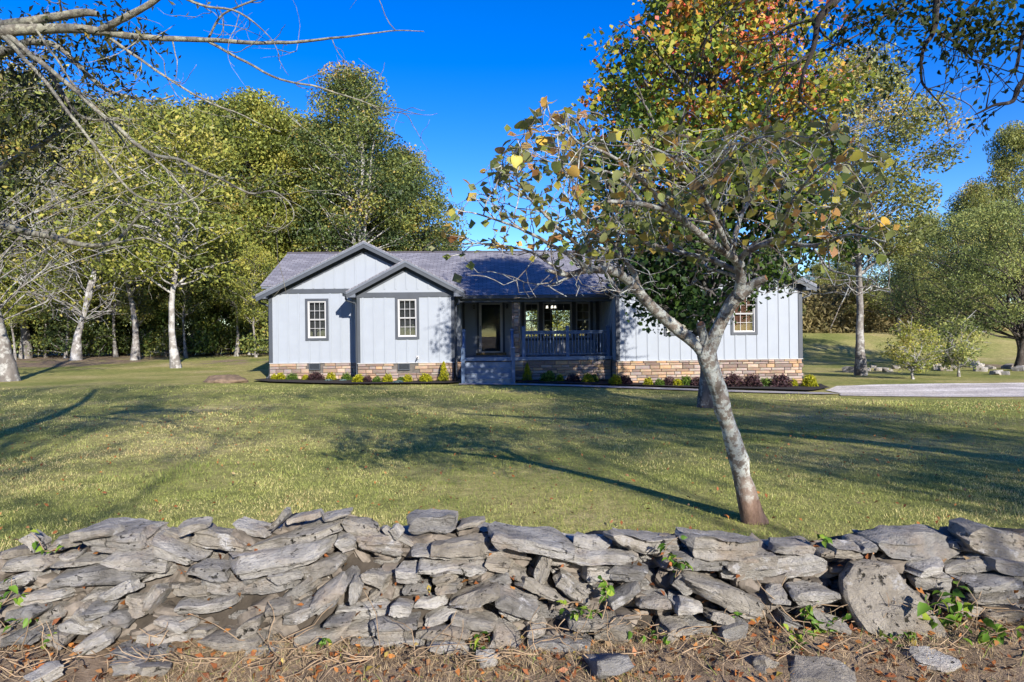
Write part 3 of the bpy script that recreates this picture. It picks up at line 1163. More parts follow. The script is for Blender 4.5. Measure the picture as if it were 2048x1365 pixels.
# porch: deck, plinth, pillar, beam, railing, steps ----------------------
ZD = .95
pd = empty('porch')
pd.parent = house
nb = 15
for k in range(nb):
    a = -1.06 + k * (VP + 1.0) / nb
    box('deck_board', -1.99, 3.735, a, a + (VP + 1.0) / nb - .008, ZD - .03, ZD, M['step'], pd)
box('rim_board', -1.99, 3.70, -1.10, -1.065, ZD - .13, ZD - .001, M['step'], pd)
box('beam', -1.99, 3.735, -1.06, -.86, 3.02, 3.20, M['trim'], pd)
box('porch_ceiling', -1.99, 3.735, -.85, VP - .04, 3.22, 3.25, M['vinyl'], pd)

rl = empty('railing')
rl.parent = house


def post(u, v, z0, z1, w_=.062, parent=rl):
    mb = MB()
    mb.box(u - w_, u + w_, v - w_, v + w_, z0, z1 - .06)
    mb.box(u - w_ - .018, u + w_ + .018, v - w_ - .018, v + w_ + .018, z1 - .06, z1 - .03)
    c_ = w_ + .008
    mb.hexa([(u - c_, v - c_, z1 - .03), (u + c_, v - c_, z1 - .03), (u + c_, v + c_, z1 - .03), (u - c_, v + c_, z1 - .03), (u - .03, v - .03, z1), (u + .03, v - .03, z1), (u + .03, v + .03, z1), (u - .03, v + .03, z1)])
    return mb.build('post', M['deck'], parent)


VR = -.95
for u in (.40, 2.06, 3.60):
    post(u, VR, ZD + .001, 2.10)
bal = MB().box(-.016, .016, -.016, .016, 0, .74).mesh('baluster')
for a, c in ((.462, 1.998), (2.122, 3.538)):
    box('top_rail', a, c, VR - .045, VR + .045, 1.88, 1.925, M['deck'], rl)
    box('rail_board', a, c, VR - .02, VR + .02, 1.80, 1.879, M['deck'], rl)
    box('bottom_rail', a, c, VR - .02, VR + .02, 1.02, 1.085, M['deck'], rl)
    k = int((c - a) / .115)
    for i in range(1, k):
        o = obj('baluster', bal, M['deck'], rl)
        o.location = (a + (c - a) * i / k, VR - .037, 1.05)

st = empty('porch_steps')
st.parent = house
nst = 5
gz0 = .06
rise = (ZD - gz0) / nst
for k in range(nst - 1):
    zt = ZD - rise * (k + 1)
    va = -1.10 - .28 * (k + 1)
    box('tread', -1.80, -.06, va - .02, va + .275, zt - .035, zt, M['step'], st)
    box('riser', -1.80, -.06, va + .005, va + .03, zt - rise + .001, zt - .036, M['step'], st)
for u in (-1.84, -.04):
    p0 = [(u - .02, -1.105, .5), (u + .02, -1.105, .5), (u + .02, -1.105, ZD - .06), (u - .02, -1.105, ZD - .06)]
    p1 = [(u - .02, -2.25, .02), (u + .02, -2.25, .02), (u + .02, -2.25, .26), (u - .02, -2.25, .26)]
    MB().prism(p0, p1).build('stringer', M['deck'], st)
    post(u - .0, -2.2, .02, 1.36, .06, st)
    post(u - .0, -1.0, ZD + .001, 2.02, .06, st)
    q = []
    for dz in (-.03, .03):
        q += [(u - .03, -2.135, 1.22 + dz), (u + .03, -2.135, 1.22 + dz), (u + .03, -1.065, 1.90 + dz), (u - .03, -1.065, 1.90 + dz)]
    MB().hexa(q).build('hand_rail', M['deck'], st)


# stone plinth -----------------------------------------------------------
def ledge_mesh(seed, L, H, D):
    rg = random.Random(seed)
    mb = MB()
    j = lambda s: rg.uniform(-s, s)
    x0, x1, z0, z1 = -L / 2, L / 2, 0, H
    c_ = .012
    bk = [(x0 + j(.004), 0, z0), (x1 + j(.004), 0, z0), (x1 + j(.004), 0, z1), (x0 + j(.004), 0, z1)]
    md = [(x, -D * rg.uniform(.55, .8), z) for x, _, z in bk]
    fr = [(x + (c_ if x < 0 else -c_) + j(.004), -D * rg.uniform(.85, 1.1), z + (c_ * .7 if z < H / 2 else -c_ * .7) + j(.003)) for x, _, z in bk]
    b_ = len(mb.v)
    for q in (bk, md, fr):
        mb.v += q
    for a in (0, 4):
        for i in range(4):
            k = (i + 1) % 4
            mb.f.append((a + i, a + k, a + 4 + k, a + 4 + i))
    mb.v.append((j(L * .2), -D * rg.uniform(1.0, 1.25), H / 2 + j(H * .15)))
    for i in range(4):
        mb.f.append((8 + i, 8 + (i + 1) % 4, 12))
    return mb.mesh('stone')


LEDGE = {}
rs_ = random.Random(5)
NLEDGE = [0]
extra = []


def ledge(L, H, loc, rot, parent, cap=310):
    k = (round(L / .06), round(H / .02), rs_.randrange(3))
    if k not in LEDGE:
        LEDGE[k] = ledge_mesh(hash(k) % 9999, k[0] * .06 - .012, k[1] * .02 - .010, .055)
    NLEDGE[0] += 1
    o = obj('stone', LEDGE[k], M['ledge'], parent)
    o.location = loc
    o.rotation_euler = (0, 0, rot)


def plinth(u0, u1, v, z0, z1, side=None, holes=()):
    """side: None = faces the camera; -1 faces -u (u0 is then the v start)"""
    p = empty('stone_plinth')
    p.parent = house
    rows = []
    z = z0
    while z < z1 - .03:
        h = rs_.choice([.08, .10, .10, .12, .14, .16])
        if z + h > z1 - .05:
            h = round(max(.06, z1 - z) / .02) * .02
        rows.append((z, h))
        z += h
    for z, h in rows:
        if z + h > z1 + .012:
            h = max(.04, int((z1 + .012 - z) / .02) * .02)
        a = u0
        while a < u1 - .05:
            L = rs_.choice([.24, .30, .36, .42, .48, .54, .66])
            if a + L > u1 - .10:
                L = round((u1 - a) / .06) * .06
            if L < .05:
                break
            mid = a + L / 2
            if not any(hh[0] < a + L - .02 and a + .02 < hh[1] and hh[2] < z + h - .02 and z + .02 < hh[3] for hh in holes):
                if side is None:
                    ledge(L, h, (mid, v, z), 0, p)
                elif side == -1:
                    ledge(L, h, (v, mid, z), -PI / 2, p)
                else:
                    ledge(L, h, (v, mid, z), PI / 2, p)
            a += L
    return p


VENTA = (-7.85, -7.42, .52, .78)
VENTB = (-4.27, -3.84, .52, .78)
mb = MB()
mb.box(-9.34, -5.6, VA + .0, VA + .15, -.4, ZS - .013)
mb.box(-5.74, -2.21, VB, VB + .15, -.4, ZS - .013)
mb.box(-9.34, -9.19, VA + .151, VBK, -.4, ZS - .013)
mb.box(-5.74, -5.6, VB + .151, VA - .001, -.4, ZS - .013)
mb.box(-2.36, -2.21, VB + .151, VP, -.4, ZS - .013)
mb.box(-2.20, 3.74, -1.0, -.85, -.4, ZD - .132)
mb.box(3.78, 10.61, VC, VC + .15, -.4, ZS - .013)
mb.box(3.78, 3.92, VC + .151, -.84, -.4, ZS - .013)
mb.box(10.46, 10.61, VC + .151, VBK, -.4, ZS - .013)
mb.build('foundation', M['mortar'], house)
plinth(-9.36, -5.82, VA, .16, ZS - .015, holes=[VENTA])
plinth(-5.76, -2.2, VB, .12, ZS - .015, holes=[VENTB])
plinth(.02, 3.70, -1.0, .06, ZD - .14)
plinth(-2.1, -1.92, -1.0, .06, ZD - .14)
plinth(3.76, 10.63, VC, -.12, ZS - .015)
plinth(VC + .0, -1.06, 3.78, 0.0, ZS - .015, side=-1)
print('ledge stones', NLEDGE[0])

# stone pillar on the deck
pl = empty('porch_pillar')
pl.parent = house
PU, PV = .13, -.83
box('pillar_core', PU - .09, PU + .09, PV - .09, PV + .09, ZD + .001, 3.018, M['mortar'], pl)
z = ZD + .002
while z < 2.96:
    h = min(rs_.choice([.10, .12, .16, .2]), 3.01 - z)
    L = rs_.choice([.18, .24])
    ledge(L, h, (PU + rs_.uniform(-.012, .012), PV - .09, z), 0, pl)
    ledge(.18, h, (PU - .09, PV, z), -PI / 2, pl)
    ledge(.18, h, (PU + .09, PV, z), PI / 2, pl)
    z += h


def vent(t, v):
    vt = empty('foundation_vent')
    vt.parent = house
    u0, u1, z0, z1 = t
    mb = MB()
    for q in ((u0, u0 + .03, z0, z1), (u1 - .03, u1, z0, z1), (u0 + .03, u1 - .03, z0, z0 + .03), (u0 + .03, u1 - .03, z1 - .03, z1)):
        mb.box(q[0], q[1], v - .075, v - .004, q[2], q[3])
    mb.build('frame', M['trim'], vt)
    for k in range(6):
        z = z0 + .04 + k * (z1 - z0 - .08) / 5
        MB().hexa([(u0 + .03, v - .07, z - .012), (u1 - .03, v - .07, z - .012), (u1 - .03, v - .02, z + .012), (u0 + .03, v - .02, z + .012),
                   (u0 + .03, v - .07, z - .006), (u1 - .03, v - .07, z - .006), (u1 - .03, v - .02, z + .018), (u0 + .03, v - .02, z + .018)]).build('louver', M['trim'], vt)


vent(VENTA, VA)
vent(VENTB, VB)
# hose tap on the left front
tp_ = empty('hose_tap')
tp_.parent = house
box('plate', -3.60, -3.50, VB - .05, VB - .003, .93, 1.05, M['vinyl'], tp_)
t_ = Tubes()
t_.add(smooth_path([(-3.55, VB - .05, .99), (-3.55, VB - .12, .98), (-3.57, VB - .15, .93), (-3.58, VB - .16, .86)], 3), .018, 6)
obj('spout', t_.mesh('spout'), M['dark'], tp_)

# beds of dark mulch
hw = lambda u, v: (hm @ Vector((u, v, 0)))


def bed(name, pts):
    """a low mound of mulch with a rough top, from an outline in house axes"""
    P = [hw(*q) for q in pts]
    return sheet(name, wob([(p.x, p.y) for p in P], .06, .3), M['mulch'], .07, 4)


bed('mulch_bed', [(-9.75, -.55), (-9.6, .05), (-5.8, .05), (-5.75, -1.15), (-2.2, -1.15), (-1.95, -2.0), (-2.4, -2.5), (-6, -2.3), (-8.9, -1.5), (-9.7, -.95)])
bed('mulch_bed', [(.05, -1.0), (3.7, -1.0), (3.75, -1.85), (10.6, -1.85), (11.1, -2.3), (10.6, -4.0), (9.3, -5.2), (8.2, -4.55), (4.6, -3.35), (.15, -2.35)])

# mound of bare earth left of the house
bm = bmesh.new()
bmesh.ops.create_icosphere(bm, subdivisions=4, radius=1)
P = np.array([v.co[:] for v in bm.verts])
nn = vnoise(P * 2.2, 3) * .16 + vnoise(P * 6, 4) * .06
for v, q in zip(bm.verts, nn):
    v.co *= 1 + q
    v.co.x *= .78
    v.co.y *= .6
    v.co.z *= .27
for f in bm.faces:
    f.smooth = True
me = bpy.data.meshes.new('mound')
bm.to_mesh(me)
bm.free()
p = at(452, 775, 25.0)
o = obj('earth_mound', me, M['mound'], None, (p[0], 25.0, gz(p[0], 25.0)))
tag(o, 'low brown mound of bare earth on the lawn left of the house', 'mound')

# ------------------------------------------------------------------ bushes in the beds
def bush_meshes(seed, rx, rz, nleaf, ls, cone=False, aspect=.5, up=.2, stems=9):
    rg = np.random.default_rng(seed)
    d = unit(rg.normal(size=(nleaf, 3)))
    d[:, 2] = np.abs(d[:, 2]) * 1.0 - .12
    rr_ = rg.uniform(.45, 1.05, nleaf) ** .6
    lump = 1 + .22 * vnoise(d * 2.3, seed) + .12 * vnoise(d * 5, seed + 1)
    C = d * (rr_ * lump)[:, None] * np.array([rx, rx, rz])
    if cone:
        z = rg.uniform(0, 1, nleaf)
        a = rg.uniform(0, 2 * PI, nleaf)
        q = rx * (1 - z) ** .75 * rg.uniform(.55, 1.08, nleaf) * (1 + .2 * np.sin(a * 3 + z * 9))
        C = np.stack([q * np.cos(a), q * np.sin(a), z * rz * 1.05 + .04], 1)
    C[:, 2] = np.maximum(C[:, 2], .02)
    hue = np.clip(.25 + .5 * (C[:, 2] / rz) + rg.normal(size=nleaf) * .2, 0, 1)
    lm = leaf_cards('leaves', C, ls * rg.uniform(.6, 1.3, nleaf), hue, rg, aspect, up)
    t_ = Tubes()
    for k in range(stems):
        a = rg.uniform(0, 2 * PI)
        e = np.array([math.cos(a) * rx * .7, math.sin(a) * rx * .7, rz * rg.uniform(.5, .9)])
        if cone:
            e = np.array([math.cos(a) * rx * .3, math.sin(a) * rx * .3, rz * rg.uniform(.5, .95)])
        t_.add(smooth_path([(0, 0, -.05), e * .5 + np.array([0, 0, .05]), e], 2), [.012, .01, .008, .006, .004], 4)
    return lm, t_.mesh('stems')


BUSH = {}
for s in range(2):
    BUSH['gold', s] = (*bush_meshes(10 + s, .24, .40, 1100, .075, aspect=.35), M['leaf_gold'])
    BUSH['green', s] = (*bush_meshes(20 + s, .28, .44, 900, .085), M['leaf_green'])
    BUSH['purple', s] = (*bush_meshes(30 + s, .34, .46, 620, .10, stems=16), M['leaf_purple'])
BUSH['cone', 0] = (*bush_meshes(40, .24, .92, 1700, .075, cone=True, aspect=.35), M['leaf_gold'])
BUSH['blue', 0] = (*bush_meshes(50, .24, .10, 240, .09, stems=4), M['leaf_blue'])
# px, py of the base, kind, size; depth follows the bed
BL = [(548, 760, 'gold', .8), (559, 760, 'gold', 1.0), (584, 759, 'green', .95), (611, 759, 'gold', 1.0), (631, 757, 'purple', .95), (661, 759, 'gold', .95), (692, 757, 'green', .85),
      (716, 759, 'gold', 1.05), (733, 760, 'purple', .85), (753, 759, 'green', .8), (775, 759, 'gold', 1.1), (802, 759, 'green', .8), (814, 760, 'gold', 1.05), (852, 762, 'gold', 1.25), (887, 758, 'cone', .95),
      (657, 764, 'blue', .7), (686, 763, 'blue', .7), (795, 765, 'blue', 1.0),
      (1054, 757, 'cone', 1.0), (1096, 765, 'green', 1.15), (1119, 759, 'gold', .9), (1147, 760, 'purple', .9), (1175, 758, 'gold', .95), (1186, 765, 'green', 1.05),
      (1230, 765, 'gold', .95), (1250, 766, 'purple', 1.0), (1296, 766, 'gold', 1.0), (1318, 763, 'green', .85), (1336, 768, 'purple', 1.0), (1354, 768, 'gold', 1.1), (1371, 763, 'green', .9), (1394, 768, 'purple', 1.15),
      (1466, 770, 'purple', 1.05), (1479, 765, 'gold', .85), (1503, 772, 'purple', 1.25), (1521, 767, 'gold', 1.0), (1532, 763, 'green', .85), (1560, 774, 'purple', 1.35), (1586, 770, 'gold', .95), (1618, 777, 'gold', 1.25)]
KNAME = {'gold': ('golden_shrub', 'round golden yellow shrub'), 'green': ('green_shrub', 'small bright green shrub'), 'purple': ('purple_shrub', 'dark purple leaved shrub'), 'cone': ('conical_shrub', 'upright cone shaped yellow green shrub'), 'blue': ('ground_plant', 'flat blue grey ground plant')}
ORD = ['first', 'second', 'third', 'fourth', 'fifth', 'sixth', 'seventh', 'eighth', 'ninth', 'tenth', 'eleventh', 'twelfth', 'thirteenth', 'fourteenth', 'fifteenth', 'sixteenth', 'seventeenth', 'eighteenth', 'nineteenth', 'twentieth', 'twenty-first', 'twenty-second', 'twenty-third', 'twenty-fourth', 'twenty-fifth', 'twenty-sixth']
cnt = {}
for i, (px, py, kd, s) in enumerate(BL):
    left = px < 930
    key = (kd, left)
    cnt[key] = cnt.get(key, 0) + 1
    Y = (25.0 if px > 700 else 26.1) if left else (25.1 if px < 1200 else 24.15 - (px - 1200) * .0006) - (i * 7 % 5) * .08
    if kd == 'blue':
        Y -= .5
    q = at(px, 700, Y)
    x, y = q[0], Y
    e = empty(KNAME[kd][0], (x, y, gz(x, y) + .07), random.uniform(0, 6.28))
    s *= random.uniform(.78, 1.15)
    e.scale = (s * .85, s * .85, s * random.uniform(.66, .9))
    lm, sm, mt = BUSH[(kd, i % 2 if (kd, i % 2) in BUSH else 0)]
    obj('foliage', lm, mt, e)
    obj('stems', sm, M['bark_dark'], e)
    where = 'along the left bed from the house corner' if left else 'along the right bed from the porch steps'
    if kd == 'cone':
        lab = KNAME[kd][1] + (' just left of the porch steps' if left else ' just right of the porch steps')
    else:
        lab = f'{ORD[cnt[key] - 1]} {KNAME[kd][1]} {where}'
    tag(e, lab, 'shrub' if kd != 'blue' else 'plant', 'shrubs in the front beds')


# ------------------------------------------------------------------ trees
def gen_tree(seed, H, r0, z0, Rx, nclump, lpc, clr, ls, wobble=.25, profile='round', fork=1, top=.9, bare=0, up=.5, huebias=0., droop=0., aspect=.55, flat=.6, limbs=True, lean=(0, 0), huefn=None, thin=1.0, skip=None):
    """returns (wood mesh, leaf mesh): trunk with limbs that carry clumps of leaves through the crown"""
    rg = np.random.default_rng(seed)
    tb = Tubes()
    stems = []
    for k in range(fork):
        nz = 9
        zz = np.linspace(0, H * top, nz)
        P = np.zeros((nz, 3))
        P[:, 2] = zz
        ang = rg.uniform(0, 2 * PI) + k * 2 * PI / fork
        if fork > 1:
            sp = np.clip((zz - z0 * .55) / (H - z0 * .55), 0, 1) ** .8 * Rx * .45
            P[:, 0] += np.cos(ang) * sp
            P[:, 1] += np.sin(ang) * sp * .7
        wv = np.cumsum(rg.normal(size=(nz, 2)) * wobble * np.linspace(.15, 1, nz)[:, None], 0)
        if k:
            low = zz < z0 * .6
            wv[low] = stems[0][1][low]
        wv[0] = 0
        P[:, :2] += wv
        P[:, 0] += lean[0] * (zz / H) ** 1.3
        P[:, 1] += lean[1] * (zz / H) ** 1.3
        rad = r0 * (1 - .88 * (zz / (H * top)) ** .85) * (1 if fork == 1 else np.where(zz > z0 * .6, .72, 1))
        rad[0] = r0 * 1.5
        Q = smooth_path(np.column_stack([P, rad]), 4)
        # root flare
        tb.add(Q[:, :3], Q[:, 3], 8)
        stems.append((Q, wv))
    C, Hu = [], []
    for i in range(nclump):
        s = (i + rg.uniform(0, 1)) / nclump
        if profile == 'round':
            pr = math.sin(PI * (.10 + .86 * s)) ** .65
        elif profile == 'cone':
            pr = (1 - s) ** .8 * .95 + .1
        elif profile == 'tall':
            pr = (.62 + .38 * math.sin(PI * s)) * (1 - s ** 5 * .75)
        elif profile == 'dome':
            pr = math.sqrt(max(0, 1 - (s * .97) ** 2.2)) * .9 + .1
        else:
            pr = 1
        z = z0 + (H - z0) * s
        a = i * 2.39996 + rg.uniform(-.7, .7)
        q = Rx * pr * rg.uniform(.18, 1.0) ** .55
        Q = stems[i % len(stems)][0]
        axz = min(z, Q[-1, 2])
        ax = np.array([np.interp(axz, Q[:, 2], Q[:, 0]), np.interp(axz, Q[:, 2], Q[:, 1])])
        base = np.array([lean[0], lean[1]]) * (z / H) ** 1.3
        c = np.array([base[0] + q * math.cos(a), base[1] + q * math.sin(a), z])
        if skip is not None and skip(c):
            continue
        za = max(z0 * .75, z - .55 * np.linalg.norm(c[:2] - ax) - rg.uniform(0, .5))
        za = min(za, Q[-1, 2])
        sta = np.array([np.interp(za, Q[:, 2], Q[:, 0]), np.interp(za, Q[:, 2], Q[:, 1]), za])
        if limbs:
            rb0 = min(np.interp(za, Q[:, 2], Q[:, 3]) * .55, .10 + .012 * np.linalg.norm(c - sta)) * .9 * thin
            mid = (sta + c) / 2 + rg.normal(size=3) * .12 * np.linalg.norm(c - sta) + np.array([0, 0, .06 * np.linalg.norm(c - sta)])
            pp = smooth_path(np.vstack([sta, mid, c, c + (c - mid) * .5 + rg.normal(size=3) * .2]), 3)
            tb.add(pp, np.linspace(rb0, .012, len(pp)), 5)
            for _ in range(2 + bare):
                j = rg.integers(2, len(pp) - 1)
                e = pp[j] + rg.normal(size=3) * clr * .8 * np.array([1, 1, .7]) + (pp[-1] - pp[j]) * .4
                tb.add(smooth_path(np.vstack([pp[j], (pp[j] + e) / 2 + rg.normal(size=3) * .1, e]), 2), np.linspace(rb0 * .35 + .006, .007, 5), 4)
        m_ = int(lpc * rg.uniform(.55, 1.45))
        sc_ = clr * rg.uniform(.7, 1.25)
        g = rg.normal(size=(m_, 3))
        g = g / np.maximum(1, np.linalg.norm(g, axis=1)[:, None] / 1.9)
        L = c + g * sc_ * np.array([1, 1, flat])
        C.append(L)
        hb = rg.normal() * .20
        Hu.append(np.clip(.42 + huebias + hb + rg.normal(size=m_) * .17 + .18 * (s - .5), 0, 1))
    C = np.concatenate(C)
    Hu = np.concatenate(Hu)
    keep = C[:, 2] > .25
    C, Hu = C[keep], Hu[keep]
    if huefn is not None:
        Hu = huefn(C, Hu, rg)
    lm = leaf_cards('crown', C, ls * rg.uniform(.55, 1.35, len(C)), Hu, rg, aspect, up, droop)
    return tb.mesh('trunk', rough=.03 * min(1, r0 / .2), rs=3.0), lm


def place_tree(name, proto, loc, scale, rz, leafm, barkm, label, group=None, cat='tree', lean=(0, 0)):
    e = empty(name, loc, rz)
    e.rotation_euler = (lean[0], lean[1], rz)
    e.scale = scale if isinstance(scale, tuple) else (scale,) * 3
    tm, lm = proto
    t_ = obj('trunk', tm, None, e)
    c_ = obj('crown', lm, None, e)
    for o_, mm_ in ((t_, barkm), (c_, leafm)):
        if len(o_.data.materials) == 0:
            o_.data.materials.append(mm_)
        o_.material_slots[0].link = 'OBJECT'
        o_.material_slots[0].material = mm_
    tag(e, label, cat, group)
    return e


PT = {}
PT['broad1'] = gen_tree(101, 18, .30, 4.0, 4.6, 105, 480, .78, .22, profile='round', huebias=.05)
PT['broad2'] = gen_tree(102, 17, .26, 3.2, 4.2, 100, 480, .78, .22, profile='tall', fork=2)
PT['airy'] = gen_tree(103, 14, .20, 5.0, 3.3, 60, 190, .75, .24, profile='round', huebias=.12, bare=2)
PT['tall'] = gen_tree(104, 20, .34, 5.0, 4.2, 125, 440, .78, .20, profile='tall', fork=3, wobble=.2)
PT['bush'] = gen_tree(105, 5.0, .07, .3, 2.4, 34, 260, .50, .17, profile='dome', fork=3, huebias=-.05)
PT['elm'] = gen_tree(116, 13.8, .19, 5.4, 3.7, 100, 290, .50, .165, profile='round', fork=2, huebias=.05, bare=1, aspect=.5, wobble=.07)
PT['pear'] = gen_tree(107, 10, .22, 2.5, 4.4, 80, 300, .56, .15, profile='dome', fork=2, up=.2, aspect=.45)
PT['shrubtree'] = gen_tree(108, 2.3, .05, .45, .95, 26, 130, .26, .10, profile='round', fork=3, wobble=.06, huebias=.15)
PT['bare'] = gen_tree(109, 13, .24, 3.0, 4.6, 60, 24, .7, .22, profile='round', fork=2, bare=8, huebias=.3, thin=.42)

# --- left wood: trunks that stand in front of it
FRONT = [
    # px, py base, depth, height, proto, bark, label, leaf
    (18, 768, 27.5, 14, 'bare', 'bark_grey', 'leaning pale grey trunk cut by the left picture edge', 'leaf_yellowgreen', (0, -.10)),
    (152, 725, 44, 13.5, 'bare', 'bark_pale', 'pale forked tree with thin bare twigs, second from the left edge', 'leaf_yellowgreen', (0, -.04)),
    (270, 725, 44, 14.5, 'airy', 'bark_grey', 'slim grey trunk between the forked tree and the white trunk', 'leaf_yellowgreen', (0, -.02)),
    (352, 742, 36, 13.5, 'airy', 'bark_pale', 'straight white trunk with thin yellow green crown left of the house', 'leaf_yellowgreen', (0, 0)),
]
for i, (px, py, Y, Ht, pk, bk, lab, lf, ln) in enumerate(FRONT):
    q = at(px, 700, Y)
    base = {'bare': 13, 'airy': 14}[pk]
    s = Ht / base
    place_tree('woodland_tree', PT[pk], (q[0], Y, gz(q[0], Y) - .05), (s * 1.05, s * 1.05, s), 1.3 + i * 2.1, M[lf], M[bk], lab, 'trees at the edge of the left wood', lean=ln)

WOOD = [
    # px centre, depth, top py, proto, leaf, label
    (705, 49, 150, 'tall', 'leaf_wood', 'tallest dark green tree with pale forked trunks behind the house roof', .2),
    (808, 53, 300, 'broad2', 'leaf_wood', 'olive tree sloping down to the roof, right end of the wood', 1.2),
    (865, 60, 455, 'broad1', 'leaf_wood', 'low rounded tree over the roof at the right end of the wood', 2.2),
    (590, 52, 235, 'broad1', 'leaf_yellowgreen', 'yellow green tree directly left of the tallest tree', .6),
    (500, 50, 190, 'broad1', 'leaf_yellowgreen', 'broad yellow green tree with brownish top left of the house gable', 3.1),
    (415, 52, 205, 'broad2', 'leaf_yellowgreen', 'yellow green tree rising behind the white trunk', 4.0),
    (330, 50, 215, 'broad1', 'leaf_wood', 'green tree rising between the grey trunk and the white trunk', 5.2),
    (235, 52, 205, 'broad2', 'leaf_yellowgreen', 'olive green tree behind the slim grey trunk', 1.9),
    (140, 50, 190, 'broad1', 'leaf_wood', 'dense green tree behind the pale forked tree', .9),
    (45, 48, 150, 'broad2', 'leaf_wood', 'dark green tree behind the leaning trunk at the left edge', 2.6),
    (-70, 46, 120, 'broad1', 'leaf_wood', 'green tree partly outside the left picture edge', 3.6),
]
for i, (px, Y, ty, pk, lf, lab, rz) in enumerate(WOOD):
    q = at(px, ty, Y)
    base = {'tall': 20, 'broad1': 18.4, 'broad2': 17.4}[pk]
    g_ = gz(q[0], Y)
    s = (q[2] - g_) / base
    ss = max(.75, min(1.15, s))
    place_tree('woodland_tree', PT[pk], (q[0], Y, g_ - .05), (ss, ss, s), rz, M[lf], M['bark_pale'] if pk == 'tall' else M['bark_grey'], lab, 'trees of the left wood')
# deeper trees, only glimpsed between the others
for i in range(14):
    px = -120 + i * 68
    Y = 62 + (i * 37 % 5) * 2.4
    q = at(px, 265 + (i * 53 % 70), Y)
    g_ = gz(q[0], Y)
    s = (q[2] - g_) / 17.5
    place_tree('woodland_tree', PT['broad2' if i % 2 else 'broad1'], (q[0], Y, g_ - .05), (1.05, 1.05, s), i * 1.7, M['leaf_dark'] if i % 3 else M['leaf_wood'], M['bark_grey'], 'shaded tree deep in the left wood behind the front row of crowns', 'trees deep in the left wood')
# undergrowth along the wood's edge
for i in range(19):
    px = -60 + i * 34 + (i * 29 % 17)
    Y = 48.0 + (i * 31 % 6) * 1.0
    q = at(px, 700, Y)
    s = .8 + (i * 17 % 7) * .09
    place_tree('woodland_bush', PT['bush'], (q[0], Y, gz(q[0], Y) - .1), (s, s, s * (1.0 + (i % 3) * .25)), i * 2.3, M['leaf_dark'] if i % 3 == 1 else M['leaf_wood'], M['bark_grey'], f'{ORD[i]} bush from the left picture edge at the foot of the wood', 'bushes under the left wood', 'bush')

for i in range(11):
    px = 30 + i * 48 + (i * 37 % 23)
    Y = 45.5 + (i * 13 % 5) * 1.1
    q = at(px, 700, Y)
    s = .42 + (i * 11 % 5) * .05
    place_tree('woodland_tree', PT['airy'], (q[0], Y, gz(q[0], Y) - .05), (s * 1.0, s * 1.0, s * 1.25), i * 1.9, M['leaf_wood' if i % 2 else 'leaf_yellowgreen'], M['bark_grey'], f'{ORD[i]} thin young tree from the left picture edge before the wood', 'young trees at the edge of the left wood')
# --- right side
q = at(1722, 742, 30)
g_ = gz(q[0], 30)
place_tree('elm_tree', PT['elm'], (q[0], 30, g_ - .05), (1.02, 1.02, 1.0), .4, M['leaf_olive'], M['bark_grey'], 'tall airy tree with bare grey trunk standing right of the house', 'trees right of the house')
for i, (px, Y, ty, lf, pk, lab, rz, wd) in enumerate([
    (2035, 33, 395, 'leaf_cool', 'pear', 'spreading green tree at the right picture edge with low boughs', .3, 1.0),
    (1895, 40, 420, 'leaf_cool', 'pear', 'rounded green tree with low hanging boughs behind the two saplings', 1.7, .95),
    (1795, 55, 440, 'leaf_olive', 'pear', 'olive tree with dark trunk on the grassy bank', 2.9, 1.0),
    (2035, 66, 250, 'leaf_olive', 'broad1', 'tall brownish green tree behind the right edge tree', 4.1, .8),
    (1950, 60, 370, 'leaf_olive', 'broad2', 'olive tree rising behind the rounded green tree', 5.0, .9),
    (1850, 70, 430, 'leaf_olive', 'broad2', 'far thin olive tree between the tall airy tree and rounded tree', .8, .9),
    (1690, 75, 500, 'leaf_olive', 'broad1', 'far low tree behind the brush beside the house wall', 2.0, .8),
    (1640, 68, 525, 'leaf_olive', 'broad1', 'far low green tree just right of the house roof', 3.0, .8),
    (1540, 60, 470, 'leaf_olive', 'broad2', 'tree behind the right end of the house roof', 1.0, .7),
]):
    q = at(px, ty, Y)
    g_ = gz(q[0], Y)
    base = {'pear': 10.3, 'broad1': 18.4, 'broad2': 17.4}[pk]
    s = (q[2] - g_) / base
    ss = s if pk == 'pear' else max(.5, min(1.0, s)) 
    ss *= wd
    place_tree('park_tree', PT[pk], (q[0], Y, g_ - .05), (ss, ss, s), rz, M[lf], M['bark_dark'] if pk == 'pear' else M['bark_grey'], lab, 'trees right of the house')
for i, (px, Y, s, lab) in enumerate([(1825, 27.0, .92, 'young multi-stemmed yellow green sapling on the lawn, nearer the house'), (1917, 28.6, 1.02, 'young multi-stemmed green sapling on the lawn, farther from the house')]):
    q = at(px, 700, Y)
    place_tree('sapling', PT['shrubtree'], (q[0], Y, gz(q[0], Y)), s, i * 2.0, M['leaf_yellowgreen'] if i == 0 else M['leaf_cool'], M['bark_pale'], lab, 'saplings by the driveway')
for i in range(12):
    x, y = 24 + i * 6.0, 74 + (i * 5 % 3) * 2
    place_tree('far_bush', PT['bush'], (x, y, gz(x, y) - .2), (1.9, 1.2, 1.25), i * 1.3, M['leaf_olive'], M['bark_grey'], 'far olive bush behind the dry brush on the bank', 'far bushes beyond the bank', 'bush')
